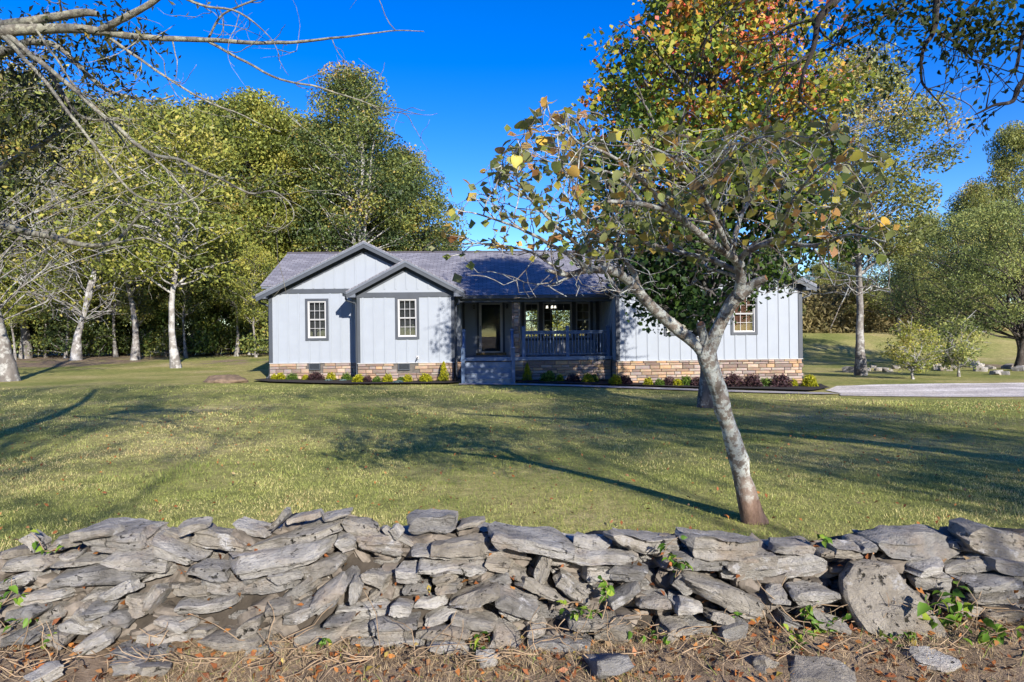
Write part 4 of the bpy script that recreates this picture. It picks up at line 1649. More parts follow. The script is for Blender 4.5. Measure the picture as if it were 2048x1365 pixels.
# tan brush on the bank
rg = np.random.default_rng(77)
nb_ = 48000
X = rg.uniform(18, 75, nb_)
Yb = rg.uniform(57.5, 62, nb_)
hgt = 3.2 + 1.4 * vnoise(np.stack([X * .35, Yb * .2, X * 0], 1), 2)
Zb = ground_z(X, Yb) + rg.uniform(0, 1, nb_) ** 1.3 * hgt
o = obj('dry_brush', leaf_cards('brush', np.stack([X, Yb, Zb], 1), rg.uniform(.3, .8, nb_), np.clip(rg.normal(size=nb_) * .25 + .35, 0, 1), rg, .25, 0.1, .5), M['leaf_brush'])
tag(o, 'tan dry brush growing along the bank right of the house', 'brush', kind='stuff')

# --- maple between house and redbud
def maple_hue(C, Hu, rg):
    n1 = vnoise(C * .55, 11) * .5 + vnoise(C * 1.4, 12) * .35
    rad = np.linalg.norm(C[:, :2], axis=1) / 3.2
    h_ = .27 + .15 * rad * (C[:, 2] > 4) + .03 * (C[:, 2] - 4) * .8 + n1 * .78 + rg.normal(size=len(C)) * .13
    h_ = np.where(C[:, 2] < 4.2, h_ - .10, h_)
    return np.clip(h_, 0, 1)


PT['maple'] = gen_tree(120, 10.5, .22, 2.25, 3.1, 200, 190, .47, .135, profile='round', huefn=maple_hue, aspect=.8, up=.05, wobble=.08, bare=1, skip=lambda c: (c[2] < 3.05 and c[0] > .35) or (c[2] < 2.9 and c[0] < -1.9))
q = at(1420, 815, 16.4)
place_tree('maple_tree', PT['maple'], (q[0], 16.4, gz(q[0], 16.4) - .04), (1, 1, 1), 0, M['leaf_maple'], M['bark_maple'], 'large maple turning red and orange on the lawn in front of the house', 'lawn trees')

# --- trees along the road behind the viewer; their shade lies on the lawn
PT['road'] = gen_tree(131, 14.5, .13, 8.6, 4.0, 66, 62, .60, .16, profile='round', fork=2, bare=1, wobble=.15, flat=.3, thin=.6)
PT['roadlow'] = gen_tree(132, 10.5, .12, 5.4, 4.2, 80, 130, .60, .17, profile='round', fork=2, bare=1, wobble=.15, flat=.3, thin=.6)
PT['roadbare'] = gen_tree(133, 14.5, .24, 7.0, 4.2, 30, 60, .6, .15, profile='round', fork=3, bare=3, wobble=.25)
for i, (x, y, s, pk, lab) in enumerate([(12.6, -5.4, 1.0, 'roadlow', 'low crowned roadside tree shading the right of the lawn'), (8.5, -9.5, 1.0, 'road', 'tall roadside tree shading the lawn before the porch'), (16.5, -9.0, 1.0, 'road', 'tall roadside tree shading the lawn before the driveway'), (1.2, -9.0, 1.0, 'roadbare', 'half bare roadside tree shading the left of the lawn'), (-1.2, -9.5, 1.0, 'road', 'tall roadside tree shading the far left lawn')]):
    place_tree('roadside_tree', PT[pk], (x, y, gz(x, y)), s, i * 1.3, M['leaf_pear'], M['bark_dark'], lab, 'trees along the road')


for i in range(9):
    x = -48 + i * 12
    y = -46 - (i * 7 % 4) * 2
    place_tree('roadside_tree', PT['broad1'], (x, y, 0), (1.5, 1.3, .85), i * 1.1, M['leaf_wood'], M['bark_grey'], 'tree across the road mirrored in the house windows', 'trees across the road')
for i, (px, Y, h_, lab) in enumerate([(960, 46, 4.2, 'bush behind the house seen through the porch windows'), (1065, 48, 4.6, 'green bush behind the middle of the house'), (1150, 47, 4.4, 'bush behind the house, near the chandelier line'), (1260, 50, 4.6, 'bush behind the right part of the house'), (1400, 49, 4.6, 'bush behind the right wing of the house'), (1530, 52, 4.6, 'bush behind the right end of the house')]):
    q = at(px, 700, Y)
    place_tree('garden_bush', PT['bush'], (q[0], Y, gz(q[0], Y) - .05), (1.2, 1.0, h_ / 5), i * 1.9, M['leaf_yellowgreen'], M['bark_grey'], lab, 'bushes behind the house', 'bush')


# ------------------------------------------------------------------ redbud
def heart_mesh(seed):
    rg = random.Random(seed)
    half = [(0, -.5), (.16, -.40), (.33, -.22), (.44, .02), (.46, .22), (.38, .40), (.24, .47), (.10, .42), (0, .33)]
    curl = rg.uniform(.05, .22)
    cup = rg.uniform(-.25, .30)
    V, Fc = [], []
    k = len(half)
    for s in (1, -1):
        for x, y in half:
            V.append((s * x, y + rg.uniform(-.015, .015), abs(x) * cup - curl * (y ** 2) * 1.4 + rg.uniform(-.02, .02)))
    for i in range(k - 1):
        if i < k // 2:
            pass
    # mid rib points
    mid = []
    for x, y in half:
        mid.append(len(V))
        V.append((0, y, -.02 - curl * y * y * 1.4))
    for s in (0, 1):
        o_ = s * k
        for i in range(k - 1):
            f = (mid[i], o_ + i, o_ + i + 1, mid[i + 1])
            Fc.append(f if s == 0 else f[::-1])
    V.append((0, .75, .05))
    V = [(x, y - .36, z) for x, y, z in V]      # the leaf hangs from the stalk end
    me = bpy.data.meshes.new('leaf')
    me.from_pydata(V[:-1], [], Fc)
    for p_ in me.polygons:
        p_.use_smooth = True
    me.materials.append(M['leaf_redbud'])
    return me


rbx = at(1512, 1048, 6.3)
redbud = empty('redbud_tree', (rbx[0], 6.3, gz(rbx[0], 6.3)))
tag(redbud, 'leaning redbud with lichen covered forked trunk just behind the stone wall', 'tree', 'lawn trees')
OFF = np.array([rbx[0], 6.3, gz(rbx[0], 6.3)])


def traced(pts, n=5):
    """px, py, depth, radius -> smooth path in tree coordinates"""
    P = np.array([[*(at(a, b_, c_) - OFF), d_] for a, b_, c_, d_ in pts])
    return smooth_path(P, n)


LIMB = {
    'trunk': [(1514, 1062, 6.32, 0.1600), (1505, 1030, 6.3, 0.1160), (1492, 980, 6.26, 0.0920), (1474, 905, 6.18, 0.0800), (1450, 820, 6.06, 0.0752), (1428, 752, 5.96, 0.0752), (1410, 705, 5.9, 0.0800), (1402, 690, 5.9, 0.0480)],
    'left': [(1412, 712, 5.9, 0.0600), (1385, 682, 5.85, 0.0576), (1350, 655, 5.8, 0.0528), (1300, 610, 5.65, 0.0464), (1262, 566, 5.5, 0.0416), (1225, 542, 5.35, 0.0352), (1180, 540, 5.2, 0.0272), (1135, 550, 5.1, 0.0198), (1092, 540, 5.0, 0.0108)],
    'right': [(1415, 712, 5.9, 0.0640), (1432, 668, 5.85, 0.0608), (1458, 615, 5.75, 0.0560), (1480, 580, 5.66, 0.0512), (1478, 530, 5.55, 0.0416), (1462, 512, 5.45, 0.0368), (1430, 492, 5.3, 0.0320), (1395, 465, 5.1, 0.0280), (1345, 425, 4.85, 0.0252), (1290, 410, 4.6, 0.0189), (1215, 402, 4.35, 0.0108)],
    'left2': [(1300, 612, 5.65, 0.0360), (1275, 570, 5.6, 0.0280), (1268, 545, 5.6, 0.0270), (1240, 515, 5.5, 0.0180), (1190, 490, 5.3, 0.0108)],
    'a': [(1475, 525, 5.55, 0.0272), (1500, 500, 5.4, 0.0252), (1560, 484, 5.1, 0.0189), (1625, 492, 4.75, 0.0135), (1700, 470, 4.2, 0.0090), (1772, 485, 3.75, 0.0045)],
    'b': [(1462, 512, 5.45, 0.0270), (1432, 445, 5.1, 0.0216), (1402, 385, 4.7, 0.0162), (1365, 330, 4.25, 0.0117), (1315, 300, 3.95, 0.0072), (1265, 280, 3.7, 0.0036)],
    'c': [(1345, 425, 4.85, 0.0198), (1285, 362, 4.35, 0.0144), (1222, 312, 3.85, 0.0099), (1155, 282, 3.55, 0.0063), (1112, 222, 3.4, 0.0027)],
    'd': [(1180, 540, 5.2, 0.0216), (1122, 502, 4.95, 0.0162), (1050, 462, 4.65, 0.0108), (980, 436, 4.35, 0.0063), (912, 420, 4.1, 0.0027)],
    'e': [(1225, 542, 5.35, 0.0198), (1130, 470, 5.1, 0.0144), (1060, 400, 4.7, 0.0090), (1010, 365, 4.4, 0.0045)],
    'f': [(1560, 484, 5.1, 0.0135), (1585, 405, 4.6, 0.0108), (1640, 335, 4.05, 0.0072), (1700, 315, 3.6, 0.0036)],
    'g': [(1135, 550, 5.1, 0.0126), (1060, 505, 4.95, 0.0081), (985, 488, 4.8, 0.0054), (925, 490, 4.6, 0.0027)],
    'h': [(1478, 545, 5.58, 0.0270), (1420, 520, 5.75, 0.0216), (1340, 500, 5.9, 0.0162), (1250, 470, 6.0, 0.0108), (1160, 420, 6.1, 0.0054)],
    'i': [(1462, 512, 5.45, 0.0234), (1480, 440, 5.6, 0.0180), (1520, 360, 5.6, 0.0117), (1560, 300, 5.5, 0.0063)],
    'j': [(1180, 540, 5.2, 0.0108), (1105, 590 - 20, 5.0, 0.0081), (1098, 575, 4.95, 0.0054), (1135, 594, 4.9, 0.0027)],
    'k': [(1402, 385, 4.7, 0.0144), (1440, 330, 4.3, 0.0099), (1500, 285, 3.9, 0.0063), (1560, 270, 3.6, 0.0036)],
    'l': [(1625, 492, 4.75, 0.0108), (1660, 540, 4.6, 0.0081), (1700, 560, 4.4, 0.0045), (1660, 660, 4.4, 0.0018)],
    'm': [(1290, 410, 4.6, 0.0126), (1230, 350, 4.9, 0.0090), (1140, 330, 5.0, 0.0054), (1060, 320, 5.0, 0.0027)],
}
tb = Tubes()
PATHS = {}
for k, pts in LIMB.items():
    P = traced(pts)
    PATHS[k] = P
    if k != 'trunk':
        tb.add(P[:, :3], P[:, 3], 8 if k in ('left', 'right') else 6)
tt = Tubes()
tt.add(PATHS['trunk'][:, :3], PATHS['trunk'][:, 3], 10)
trunk_me = tt.mesh('trunk', rough=.022, rs=7)
trunk_me.materials.append(M['bark_redbud'])
obj('trunk', trunk_me, None, redbud)
# cut stubs
for pts in ([(1398, 700, 5.88, .05), (1407, 680, 5.84, .042), (1404, 662, 5.8, .036), (1401, 648, 5.76, .036)], [(1478, 592, 5.66, .048), (1500, 572, 5.62, .036), (1518, 562, 5.58, .032), (1532, 556, 5.55, .030)]):
    P = traced(pts)
    s_ = Tubes()
    s_.add(P[:, :3], P[:, 3], 8)
    o = obj('cut_stub', s_.mesh('stub', rough=.008, rs=9), M['bark_redbud'], redbud)
    d = unit(P[-1, :3] - P[-2, :3])
    f_ = Tubes()
    f_.add(np.array([P[-1, :3] - d * .002, P[-1, :3] + d * .004]), P[-1, 3] * .82, 8)
    obj('cut_face', f_.mesh('face'), M['cutwood'], o)

rg = np.random.default_rng(31)
TIPS = []
wts = {'left': 6, 'right': 7, 'left2': 5, 'a': 11, 'b': 12, 'c': 11, 'd': 10, 'e': 9, 'f': 9, 'g': 6, 'h': 11, 'i': 9, 'j': 1, 'k': 8, 'l': 4, 'm': 8}


EX = np.array([880, 930, 1040, 1110, 1180, 1300, 1420, 1560, 1680, 1760, 1830])
ET = np.array([430, 395, 255, 190, 230, 262, 255, 258, 262, 310, 380])


def inside(P):
    wp = P + OFF
    a_ = 1024 + F * wp[0] / wp[1]
    b_ = 672 - F * (wp[2] - CAMH) / wp[1]
    return wp[1] > 2.9 and 890 < a_ < 1785 and np.interp(a_, EX, ET) < b_ < 600


def twig(P0, d, L, r_, depth):
    n_ = max(4, int(L / .09))
    pts = [P0]
    dd = d.copy()
    for i in range(n_):
        dd = unit(dd + rg.normal(size=3) * .32 + np.array([0, 0, .02]))
        nx_ = pts[-1] + dd * L / n_
        if not inside(nx_):
            dd = unit(dd * np.array([1, 1, -.3]) + np.array([0, .25, -.1]))
            nx_ = pts[-1] + dd * L / n_
            if not inside(nx_):
                break
        pts.append(nx_)
    if len(pts) < 3:
        return
    pts = np.array(pts)
    tb.add(pts, np.linspace(r_, max(.0022, r_ * .3), len(pts)), 4 if depth else 5)
    if depth < 2:
        for i in range(2, len(pts)):
            if rg.random() < (.55 if depth == 0 else .35):
                sd_ = unit(unit(pts[i] - pts[i - 1]) * .5 + rg.normal(size=3) * .8)
                twig(pts[i], sd_, L * rg.uniform(.35, .6), r_ * .55, depth + 1)
    for i in range(1, len(pts)):
        if i == len(pts) - 1 or rg.random() < .22:
            TIPS.append(pts[i])


for k, nn_ in wts.items():
    P = PATHS[k]
    for j in range(nn_):
        f = rg.uniform(.30 if k in ('left', 'right') else .15, 1)
        i = min(len(P) - 2, int(f * (len(P) - 1)))
        d0 = unit(P[i + 1, :3] - P[i, :3])
        d = unit(d0 * .7 + rg.normal(size=3) * .75 + np.array([0, -.05, .22]))
        twig(P[i, :3], d, rg.uniform(.35, .85), max(.005, P[i, 3] * .38), 0)
obj('limbs', tb.mesh('limbs', rough=.006, rs=14), M['bark_redbud'], redbud)
TIPS = np.array(TIPS)
world = TIPS + OFF
dist = world[:, 1]
sc_ = 1 / dist
order = np.argsort(-sc_ + rg.uniform(-.03, .03, len(sc_)))
# keep the crown airy where the photograph shows the house and the trunk
px_ = 1024 + F * world[:, 0] / world[:, 1]
py_ = 672 - F * (world[:, 2] - CAMH) / world[:, 1]
ok_ = (py_ < 545) & (rg.uniform(0, 1, len(py_)) < np.where(py_ > 500, .45, .86))
order = [i for i in order if ok_[i]]
HEART = [heart_mesh(k) for k in range(7)]
print('redbud tips', len(TIPS), len(order))
for i in order[:300]:
    o = obj('leaf', HEART[i % 7], None, redbud)
    o.location = TIPS[i] + rg.normal(size=3) * .02
    o.rotation_euler = (rg.normal() * .6 + .5, rg.normal() * .5, rg.uniform(0, 6.28))
    s = rg.uniform(.042, .078)
    o.scale = (s, s, s)
rest = np.array([TIPS[i] for i in order[300:]])
if len(rest):
    rest = np.concatenate([rest, rest + rg.normal(size=rest.shape) * .06])
    o = obj('foliage', leaf_cards('foliage', rest, rg.uniform(.06, .10, len(rest)), rg.uniform(0, 1, len(rest)), rg, .85, .35, .5), M['leaf_redbud_s'], redbud)
    o['kind'] = 'stuff'


# ------------------------------------------------------------------ overhanging trees at the picture's upper corners
def over_tree(name, label, root, lines, twigs, leafspec, barkm, seed, side_trunk, tw_grav=-.02, tw_len=(.25, .8), curl=.28):
    rg = np.random.default_rng(seed)
    e = empty(name, root)
    O_ = np.array(root, float)
    tag(e, label, 'tree', 'trees overhanging the wall')
    t1 = Tubes()
    tr_ = Tubes()
    P = smooth_path(np.array(side_trunk, float), 5)
    tr_.add(P[:, :3] - O_ * np.array([1, 1, 1]), P[:, 3], 10)
    obj('trunk', tr_.mesh('trunk', rough=.03, rs=4), barkm, e)
    ends = []
    for li, ln in enumerate(lines):
        Q = smooth_path(np.array([[*(at(a, b_, c_) - O_), d_] for a, b_, c_, d_ in ln]), 5)
        Q[:, :3] += np.stack([vnoise(Q[:, :3] * 5, 3), vnoise(Q[:, :3] * 5, 4), vnoise(Q[:, :3] * 5, 5)], 1) * .012
        t1.add(Q[:, :3], Q[:, 3], 7)
        for j in range(twigs[li] if isinstance(twigs, list) else twigs):
            i = rg.integers(2, len(Q) - 1)
            d0 = unit(Q[i + 1, :3] - Q[i, :3]) if i + 1 < len(Q) else unit(Q[i, :3] - Q[i - 1, :3])
            d = unit(d0 * .8 + rg.normal(size=3) * .7)
            L = rg.uniform(*tw_len)
            n_ = 9
            pts = [Q[i, :3]]
            ax = unit(rg.normal(size=3))
            for q_ in range(n_):
                d = unit(d + np.cross(ax, d) * curl * .6 + rg.normal(size=3) * curl * .5 + np.array([0, 0, tw_grav]))
                pts.append(pts[-1] + d * L / n_)
            pts = np.array(pts)
            r_ = max(.004, Q[i, 3] * .3)
            t1.add(pts, np.linspace(r_, .0018, len(pts)), 4)
            ends.append(pts)
            for _ in range(rg.integers(0, 3)):
                jj = rg.integers(2, n_)
                d2 = unit(pts[jj] - pts[jj - 1] + rg.normal(size=3) * .7)
                p2 = [pts[jj]]
                for q_ in range(5):
                    d2 = unit(d2 + rg.normal(size=3) * .25 + np.array([0, 0, tw_grav]))
                    p2.append(p2[-1] + d2 * L * .09)
                p2 = np.array(p2)
                t1.add(p2, np.linspace(r_ * .5, .0014, len(p2)), 4)
                ends.append(p2)
    obj('branches', t1.mesh('branches', rough=.003, rs=20), barkm, e)
    return e, ends, O_


def leaf_obj_mesh(seed, mat, aspect=.5):
    rg = random.Random(seed)
    pr = [(0, 0), (.5, .28), (.42, .55), (.16, .85)]
    V = [(0, 0, 0), (0, -.3, -.03), (0, -.6, -.06), (0, -1, -.16 - rg.uniform(0, .15))]
    L = [(aspect * .5, -.28, .08), (aspect * .42, -.6, .05)]
    c_ = rg.uniform(-.05, .12)
    V += [(x, y, z + c_) for x, y, z in L] + [(-x, y, z + c_) for x, y, z in L]
    Fc = [(0, 4, 1), (1, 4, 5, 2), (2, 5, 3), (0, 1, 6), (1, 2, 7, 6), (2, 3, 7)]
    me = bpy.data.meshes.new('leaf')
    me.from_pydata(V, [], Fc)
    for p_ in me.polygons:
        p_.use_smooth = True
    me.materials.append(mat)
    return me


# upper left: lichen covered, half bare boughs
LB = [
    [(-160, 92, 6.0, .075), (0, 66, 6.0, .055), (60, 60, 6.0, .048), (130, 57, 6.0, .042), (200, 63, 6.0, .036), (300, 75, 6.0, .026), (410, 80, 6.0, .022), (500, 85, 5.9, .017), (600, 85, 5.9, .013), (680, 75, 5.8, .009), (760, 64, 5.8, .006), (845, 63, 5.7, .003)],
    [(195, 63, 6.0, .030), (240, 40, 5.9, .030), (300, 8, 5.8, .026), (340, -20, 5.7, .022), (420, -40, 5.6, .02)],
    [(-120, 80, 6.1, .06), (0, 52, 6.1, .045), (70, 42, 6.05, .040), (130, 32, 6.0, .036), (170, 24, 6.0, .034), (197, 27, 6.0, .024)],
    [(410, 80, 6.0, .014), (480, 118, 6.0, .011), (560, 158, 6.0, .010), (640, 175, 6.0, .008), (720, 202, 6.0, .006), (780, 222, 6.0, .004), (842, 230, 6.0, .002)],
    [(415, 78, 6.0, .010), (448, 30, 5.9, .009), (500, 5, 5.8, .008), (560, -20, 5.7, .006)],
    [(15, 72, 6.0, .024), (100, 140, 5.8, .020), (170, 200, 5.7, .018), (240, 260, 5.6, .017), (300, 306, 5.5, .016), (360, 320, 5.5, .012), (425, 350, 5.4, .010), (500, 385, 5.4, .008), (545, 384, 5.3, .007), (580, 408, 5.3, .005), (586, 440, 5.3, .004), (550, 466, 5.3, .002)],
    [(5, 72, 6.0, .020), (80, 150, 5.7, .016), (140, 230, 5.6, .014), (190, 292, 5.5, .012), (240, 362, 5.4, .010), (292, 400, 5.4, .008), (345, 407, 5.3, .007), (400, 385, 5.3, .005), (415, 345, 5.3, .003)],
    [(212, 70, 6.0, .014), (300, 132, 5.9, .011), (380, 185, 5.9, .009), (450, 216, 5.9, .007), (560, 265, 5.8, .003)],
    [(300, 306, 5.5, .010), (360, 372, 5.4, .007), (395, 420, 5.3, .005), (380, 442, 5.3, .002)],
    [(-100, 140, 7.0, .06), (0, 105, 6.8, .045), (50, 86, 6.7, .036), (100, 87, 6.6, .030), (150, 122, 6.5, .025), (180, 152, 6.5, .022), (220, 182, 6.5, .018), (262, 196, 6.5, .015), (310, 205, 6.5, .012), (350, 190, 6.5, .008)],
    [(30, 95, 6.7, .028), (90, 132, 6.7, .024), (130, 196, 6.7, .020), (170, 236, 6.7, .016), (240, 238, 6.7, .008)],
    [(-120, 400, 7.5, .055), (0, 335, 7.5, .038), (60, 302, 7.4, .032), (100, 280, 7.3, .026), (135, 250, 7.3, .018), (150, 230, 7.3, .01)],
    [(-140, 420, 8.0, .06), (0, 450, 8.0, .045), (50, 465, 8.0, .040), (110, 476, 7.9, .034), (170, 490, 7.8, .028), (222, 485, 7.7, .022), (250, 465, 7.7, .016), (282, 432, 7.6, .011), (335, 410, 7.6, .006)],
    [(60, 45, 6.0, .012), (100, 100, 5.9, .010), (150, 175, 5.8, .009), (200, 225, 5.7, .008), (255, 300, 5.7, .005), (300, 370, 5.6, .003)],
    [(340, -20, 5.7, .014), (400, 10, 5.7, .010), (480, 25, 5.7, .008), (540, 75, 5.8, .004), (560, 115, 5.8, .002)],
    [(222, 485, 7.7, .012), (300, 480, 7.6, .009), (380, 520, 7.5, .004)],
]
e, ends, O_ = over_tree('overhanging_tree', 'half bare tree reaching in from the upper left with lichen covered boughs', (-7.2, 6.6, gz(-7.2, 6.6)), LB, [10, 4, 3, 9, 5, 14, 11, 7, 5, 10, 7, 9, 14, 7, 6, 6], None, M['bark_lichen'], 61,
                         [(-7.2, 6.6, -.1, .30), (-7.1, 6.6, 1.5, .22), (-6.9, 6.55, 3.0, .19), (-6.6, 6.5, 4.2, .15), (-6.5, 6.4, 5.4, .11), (-6.7, 6.2, 7.0, .06)], -.03, (.2, .75), .34)
# its remaining leaves: narrow, hanging in two drifts
rg = np.random.default_rng(62)
Cn = []
for (px, py, sx, sy, Y, k) in [(70, 190, 60, 75, 6.8, 900), (225, 120, 55, 60, 6.6, 480), (30, 90, 50, 45, 6.8, 300), (130, 60, 60, 35, 6.6, 220), (60, 300, 70, 60, 7.4, 600), (250, 60, 40, 40, 6.5, 160), (20, 430, 40, 60, 8, 120)]:
    for _ in range(k // 6):
        a = px + rg.normal() * sx
        b_ = py + rg.normal() * sy
        yy = Y + rg.normal() * .35
        c0 = at(a, b_, yy)
        Cn.append(c0 + rg.normal(size=(6, 3)) * np.array([.05, .07, .09]))
Cn = np.concatenate(Cn) - O_
o = obj('foliage', leaf_cards('foliage', Cn, rg.uniform(.05, .095, len(Cn)), np.clip(rg.normal(size=len(Cn)) * .25 + .4, 0, 1), rg, .36, .1, 1.2), M['leaf_elm'], e)
o['kind'] = 'stuff'

# upper right: dark pear boughs hanging into the picture
RB = [
    [(1760, -90, 4.6, .045), (1700, -35, 4.6, .036), (1672, 0, 4.6, .030), (1640, 36, 4.6, .025), (1632, 75, 4.6, .019), (1626, 105, 4.6, .016), (1608, 150, 4.6, .011), (1604, 200, 4.6, .008), (1648, 236, 4.6, .006), (1650, 262, 4.6, .003)],
    [(1626, 105, 4.6, .010), (1582, 135, 4.6, .008), (1552, 175, 4.6, .006), (1530, 220, 4.6, .003)],
    [(1640, 38, 4.6, .013), (1592, 46, 4.7, .010), (1540, 72, 4.8, .008), (1470, 92, 4.9, .004)],
    [(1890, -70, 4.4, .032), (1876, 0, 4.4, .022), (1868, 60, 4.4, .017), (1850, 90, 4.4, .013), (1842, 120, 4.4, .010), (1845, 160, 4.4, .008), (1860, 182, 4.4, .006), (1895, 218, 4.4, .002)],
    [(2000, -50, 4.5, .020), (1955, 0, 4.5, .012), (1912, 40, 4.5, .008), (1900, 75, 4.5, .005), (1880, 110, 4.5, .002)],
    [(2120, 110, 4.3, .028), (2048, 165, 4.3, .019), (2030, 196, 4.3, .015), (2020, 205, 4.3, .013), (1985, 211, 4.3, .009), (1948, 229, 4.3, .004)],
    [(1860, -20, 4.6, .014), (1780, 25, 4.6, .010), (1720, 50, 4.6, .008), (1680, 62, 4.6, .003)],
    [(1760, -40, 4.7, .012), (1712, 14, 4.7, .008), (1680, 60, 4.7, .005), (1656, 94, 4.7, .002)],
    [(2110, -20, 4.4, .020), (2052, 60, 4.4, .013), (2036, 130, 4.4, .008), (2030, 150, 4.4, .004)],
    [(1560, -60, 5.0, .016), (1480, 10, 5.0, .010), (1420, 60, 5.0, .008), (1400, 130, 5.0, .003)],
    [(1868, 60, 4.4, .009), (1905, 85, 4.4, .007), (1935, 115, 4.4, .004), (1955, 130, 4.4, .002)],
]
e, ends, O_ = over_tree('overhanging_tree', 'dark leafed tree hanging its boughs into the upper right corner', (11.0, 1.0, gz(11.0, 1.0)), RB, [9, 6, 7, 10, 9, 6, 11, 6, 8, 8, 8], None, M['bark_dark'], 71,
                         [(11.0, 1.0, -.1, .32), (10.8, 1.1, 1.8, .25), (10.0, 1.6, 3.4, .20), (8.0, 2.6, 4.4, .15), (5.6, 3.6, 4.8, .09), (3.5, 4.4, 4.9, .045)], -.05, (.2, .55), .2)
rg = np.random.default_rng(72)
pts = []
for E_ in ends:
    for q_ in E_[2:]:
        if rg.random() < .38:
            pts.append(q_ + rg.normal(size=3) * .02)
for (px, py, sx, sy, Y, k) in [(1770, 25, 75, 24, 4.5, 230), (1985, 40, 40, 36, 4.4, 330), (1762, 120, 26, 50, 4.5, 70), (1960, 80, 40, 20, 4.4, 110), (1880, 35, 70, 30, 4.5, 150), (1430, 20, 60, 25, 5.0, 90), (1560, 10, 60, 16, 4.8, 80), (1840, 90, 60, 30, 4.5, 60)]:
    for _ in range(k):
        pts.append(at(px + rg.normal() * sx, py + rg.normal() * sy, Y + rg.normal() * .12) - O_)
pts = np.array(pts)
PL = [leaf_obj_mesh(k, M['leaf_pear'], .55) for k in range(4)]
M['leaf_pear_o'] = leaf_mat('overhanging_leaf_large', [(0, (.020, .034, .010)), (.6, (.05, .075, .015)), (1, (.12, .13, .025))], 0.3, use_random=True)
for m_ in PL:
    m_.materials[0] = M['leaf_pear_o']
inview = [i for i in range(len(pts))]
rg.shuffle(inview)
for i in inview[:260]:
    o = obj('leaf', PL[i % 4], None, e)
    o.location = pts[i]
    o.rotation_euler = (rg.normal() * .5 + .9, rg.normal() * .5, rg.uniform(0, 6.28))
    s = rg.uniform(.04, .062)
    o.scale = (s, s, s)
rest = pts[inview[260:]]
if len(rest):
    o = obj('foliage', leaf_cards('foliage', rest, rg.uniform(.04, .06, len(rest)), rg.uniform(0, 1, len(rest)), rg, .55, .1, 1.0), M['leaf_pear'], e)
    o['kind'] = 'stuff'


# ------------------------------------------------------------------ the dry stone wall
def stone_mesh(seed, L, H, D, rnd=.35, nxs=13, nzs=6, nys=6):
    """a weathered slab: rounded block with an uneven outline, ledges along its bedding and chipped edges"""
    rgs = np.random.default_rng(seed)

    def face(nu, nv):
        a, b_ = np.meshgrid(np.linspace(-1, 1, nu), np.linspace(-1, 1, nv))
        return a.ravel(), b_.ravel(), nu, nv
    V, Fc = [], []
    base = 0
    for ax, sg in ((0, -1), (0, 1), (1, -1), (1, 1), (2, -1), (2, 1)):
        dims = {0: (nys, nzs), 1: (nxs, nzs), 2: (nxs, nys)}[ax]
        a, b_, nu, nv = face(*dims)
        p_ = np.zeros((len(a), 3))
        oth = [i for i in range(3) if i != ax]
        p_[:, ax] = sg
        p_[:, oth[0]] = a
        p_[:, oth[1]] = b_
        V.append(p_)
        ii = np.arange(nu * nv).reshape(nv, nu) + base
        q_ = np.stack([ii[:-1, :-1], ii[:-1, 1:], ii[1:, 1:], ii[1:, :-1]], -1).reshape(-1, 4)
        flip = (sg > 0) == (ax == 1)
        Fc.append(q_[:, ::-1] if flip else q_)
        base += nu * nv
    P = np.concatenate(V)
    Fc = np.concatenate(Fc)
    nrm = np.linalg.norm(P, axis=1)[:, None]
    sup = (np.abs(P) ** 5).sum(1)[:, None] ** .2
    Q = P * (1 - rnd * .35) + rnd * .35 * P / nrm * 1.15
    off = rgs.uniform(-50, 50, 3)
    # uneven outline seen from the front and from above
    ang = np.arctan2(Q[:, 2], Q[:, 0])
    ang2 = np.arctan2(Q[:, 1], Q[:, 0])
    o2 = vnoise(np.stack([np.cos(ang2) * 1.4, np.sin(ang2) * 1.4, 0 * ang], 1) + off, 2)
    Q[:, 0] *= 1 + .10 * o2
    Q[:, 1] *= 1 + .20 * o2
    # broken faces: the block is split along a few planes
    for _ in range(13):
        nrm_ = rgs.normal(size=3) * np.array([1.0, .8, .75])
        if rgs.random() < .55:
            nrm_[1] *= .25
        nrm_ /= np.linalg.norm(nrm_)
        sup_ = np.abs(nrm_).sum()
        d_ = sup_ * rgs.uniform(.60, .92)
        ex = Q @ nrm_ - d_
        Q = Q - np.where(ex > 0, ex * .97, 0)[:, None] * nrm_
    tp = rgs.uniform(-.22, .22)
    Q[:, 2] *= 1 + tp * Q[:, 0]
    Q[:, 2] += rgs.uniform(-.12, .12) * Q[:, 0] * Q[:, 1]
    ext = np.abs(Q).max(0)
    Q = Q / ext
    S_ = Q * np.array([L / 2, D / 2, H / 2])
    # bedding ledges
    lay = np.floor((S_[:, 2] + .3) / rgs.uniform(.018, .036))
    led = vnoise(np.stack([S_[:, 0] * 4, lay * 7.3, S_[:, 1] * 2], 1) + off, 3)
    outw = unit(np.stack([Q[:, 0] * .4, Q[:, 1], 0 * ang], 1))
    S_ += outw * (led * .026)[:, None]
    for f_, a_ in ((6, .014), (15, .008), (34, .0045)):
        S_ += np.stack([vnoise(S_ * f_ + off, 4), vnoise(S_ * f_ + off + 9, 5), vnoise(S_ * f_ + off + 18, 6)], 1) * a_ * min(1, H / .12 + .25)
    me = mesh_np('stone', S_, Fc, 4, smooth=True)
    bm = bmesh.new()
    bm.from_mesh(me)
    bmesh.ops.remove_doubles(bm, verts=bm.verts, dist=.0015)
    bmesh.ops.recalc_face_normals(bm, faces=bm.faces)
    bm.to_mesh(me)
    bm.free()
    me.set_sharp_from_angle(angle=R(26))
    me.materials.append(M['limestone'])
    return me


wallo = empty('stone_wall', (0, 4.2, 0))
tag(wallo, 'tumbledown dry stone wall of grey limestone slabs along the front', 'wall')


def face_y(z):
    return 3.80 + .42 * max(0, z) / .75


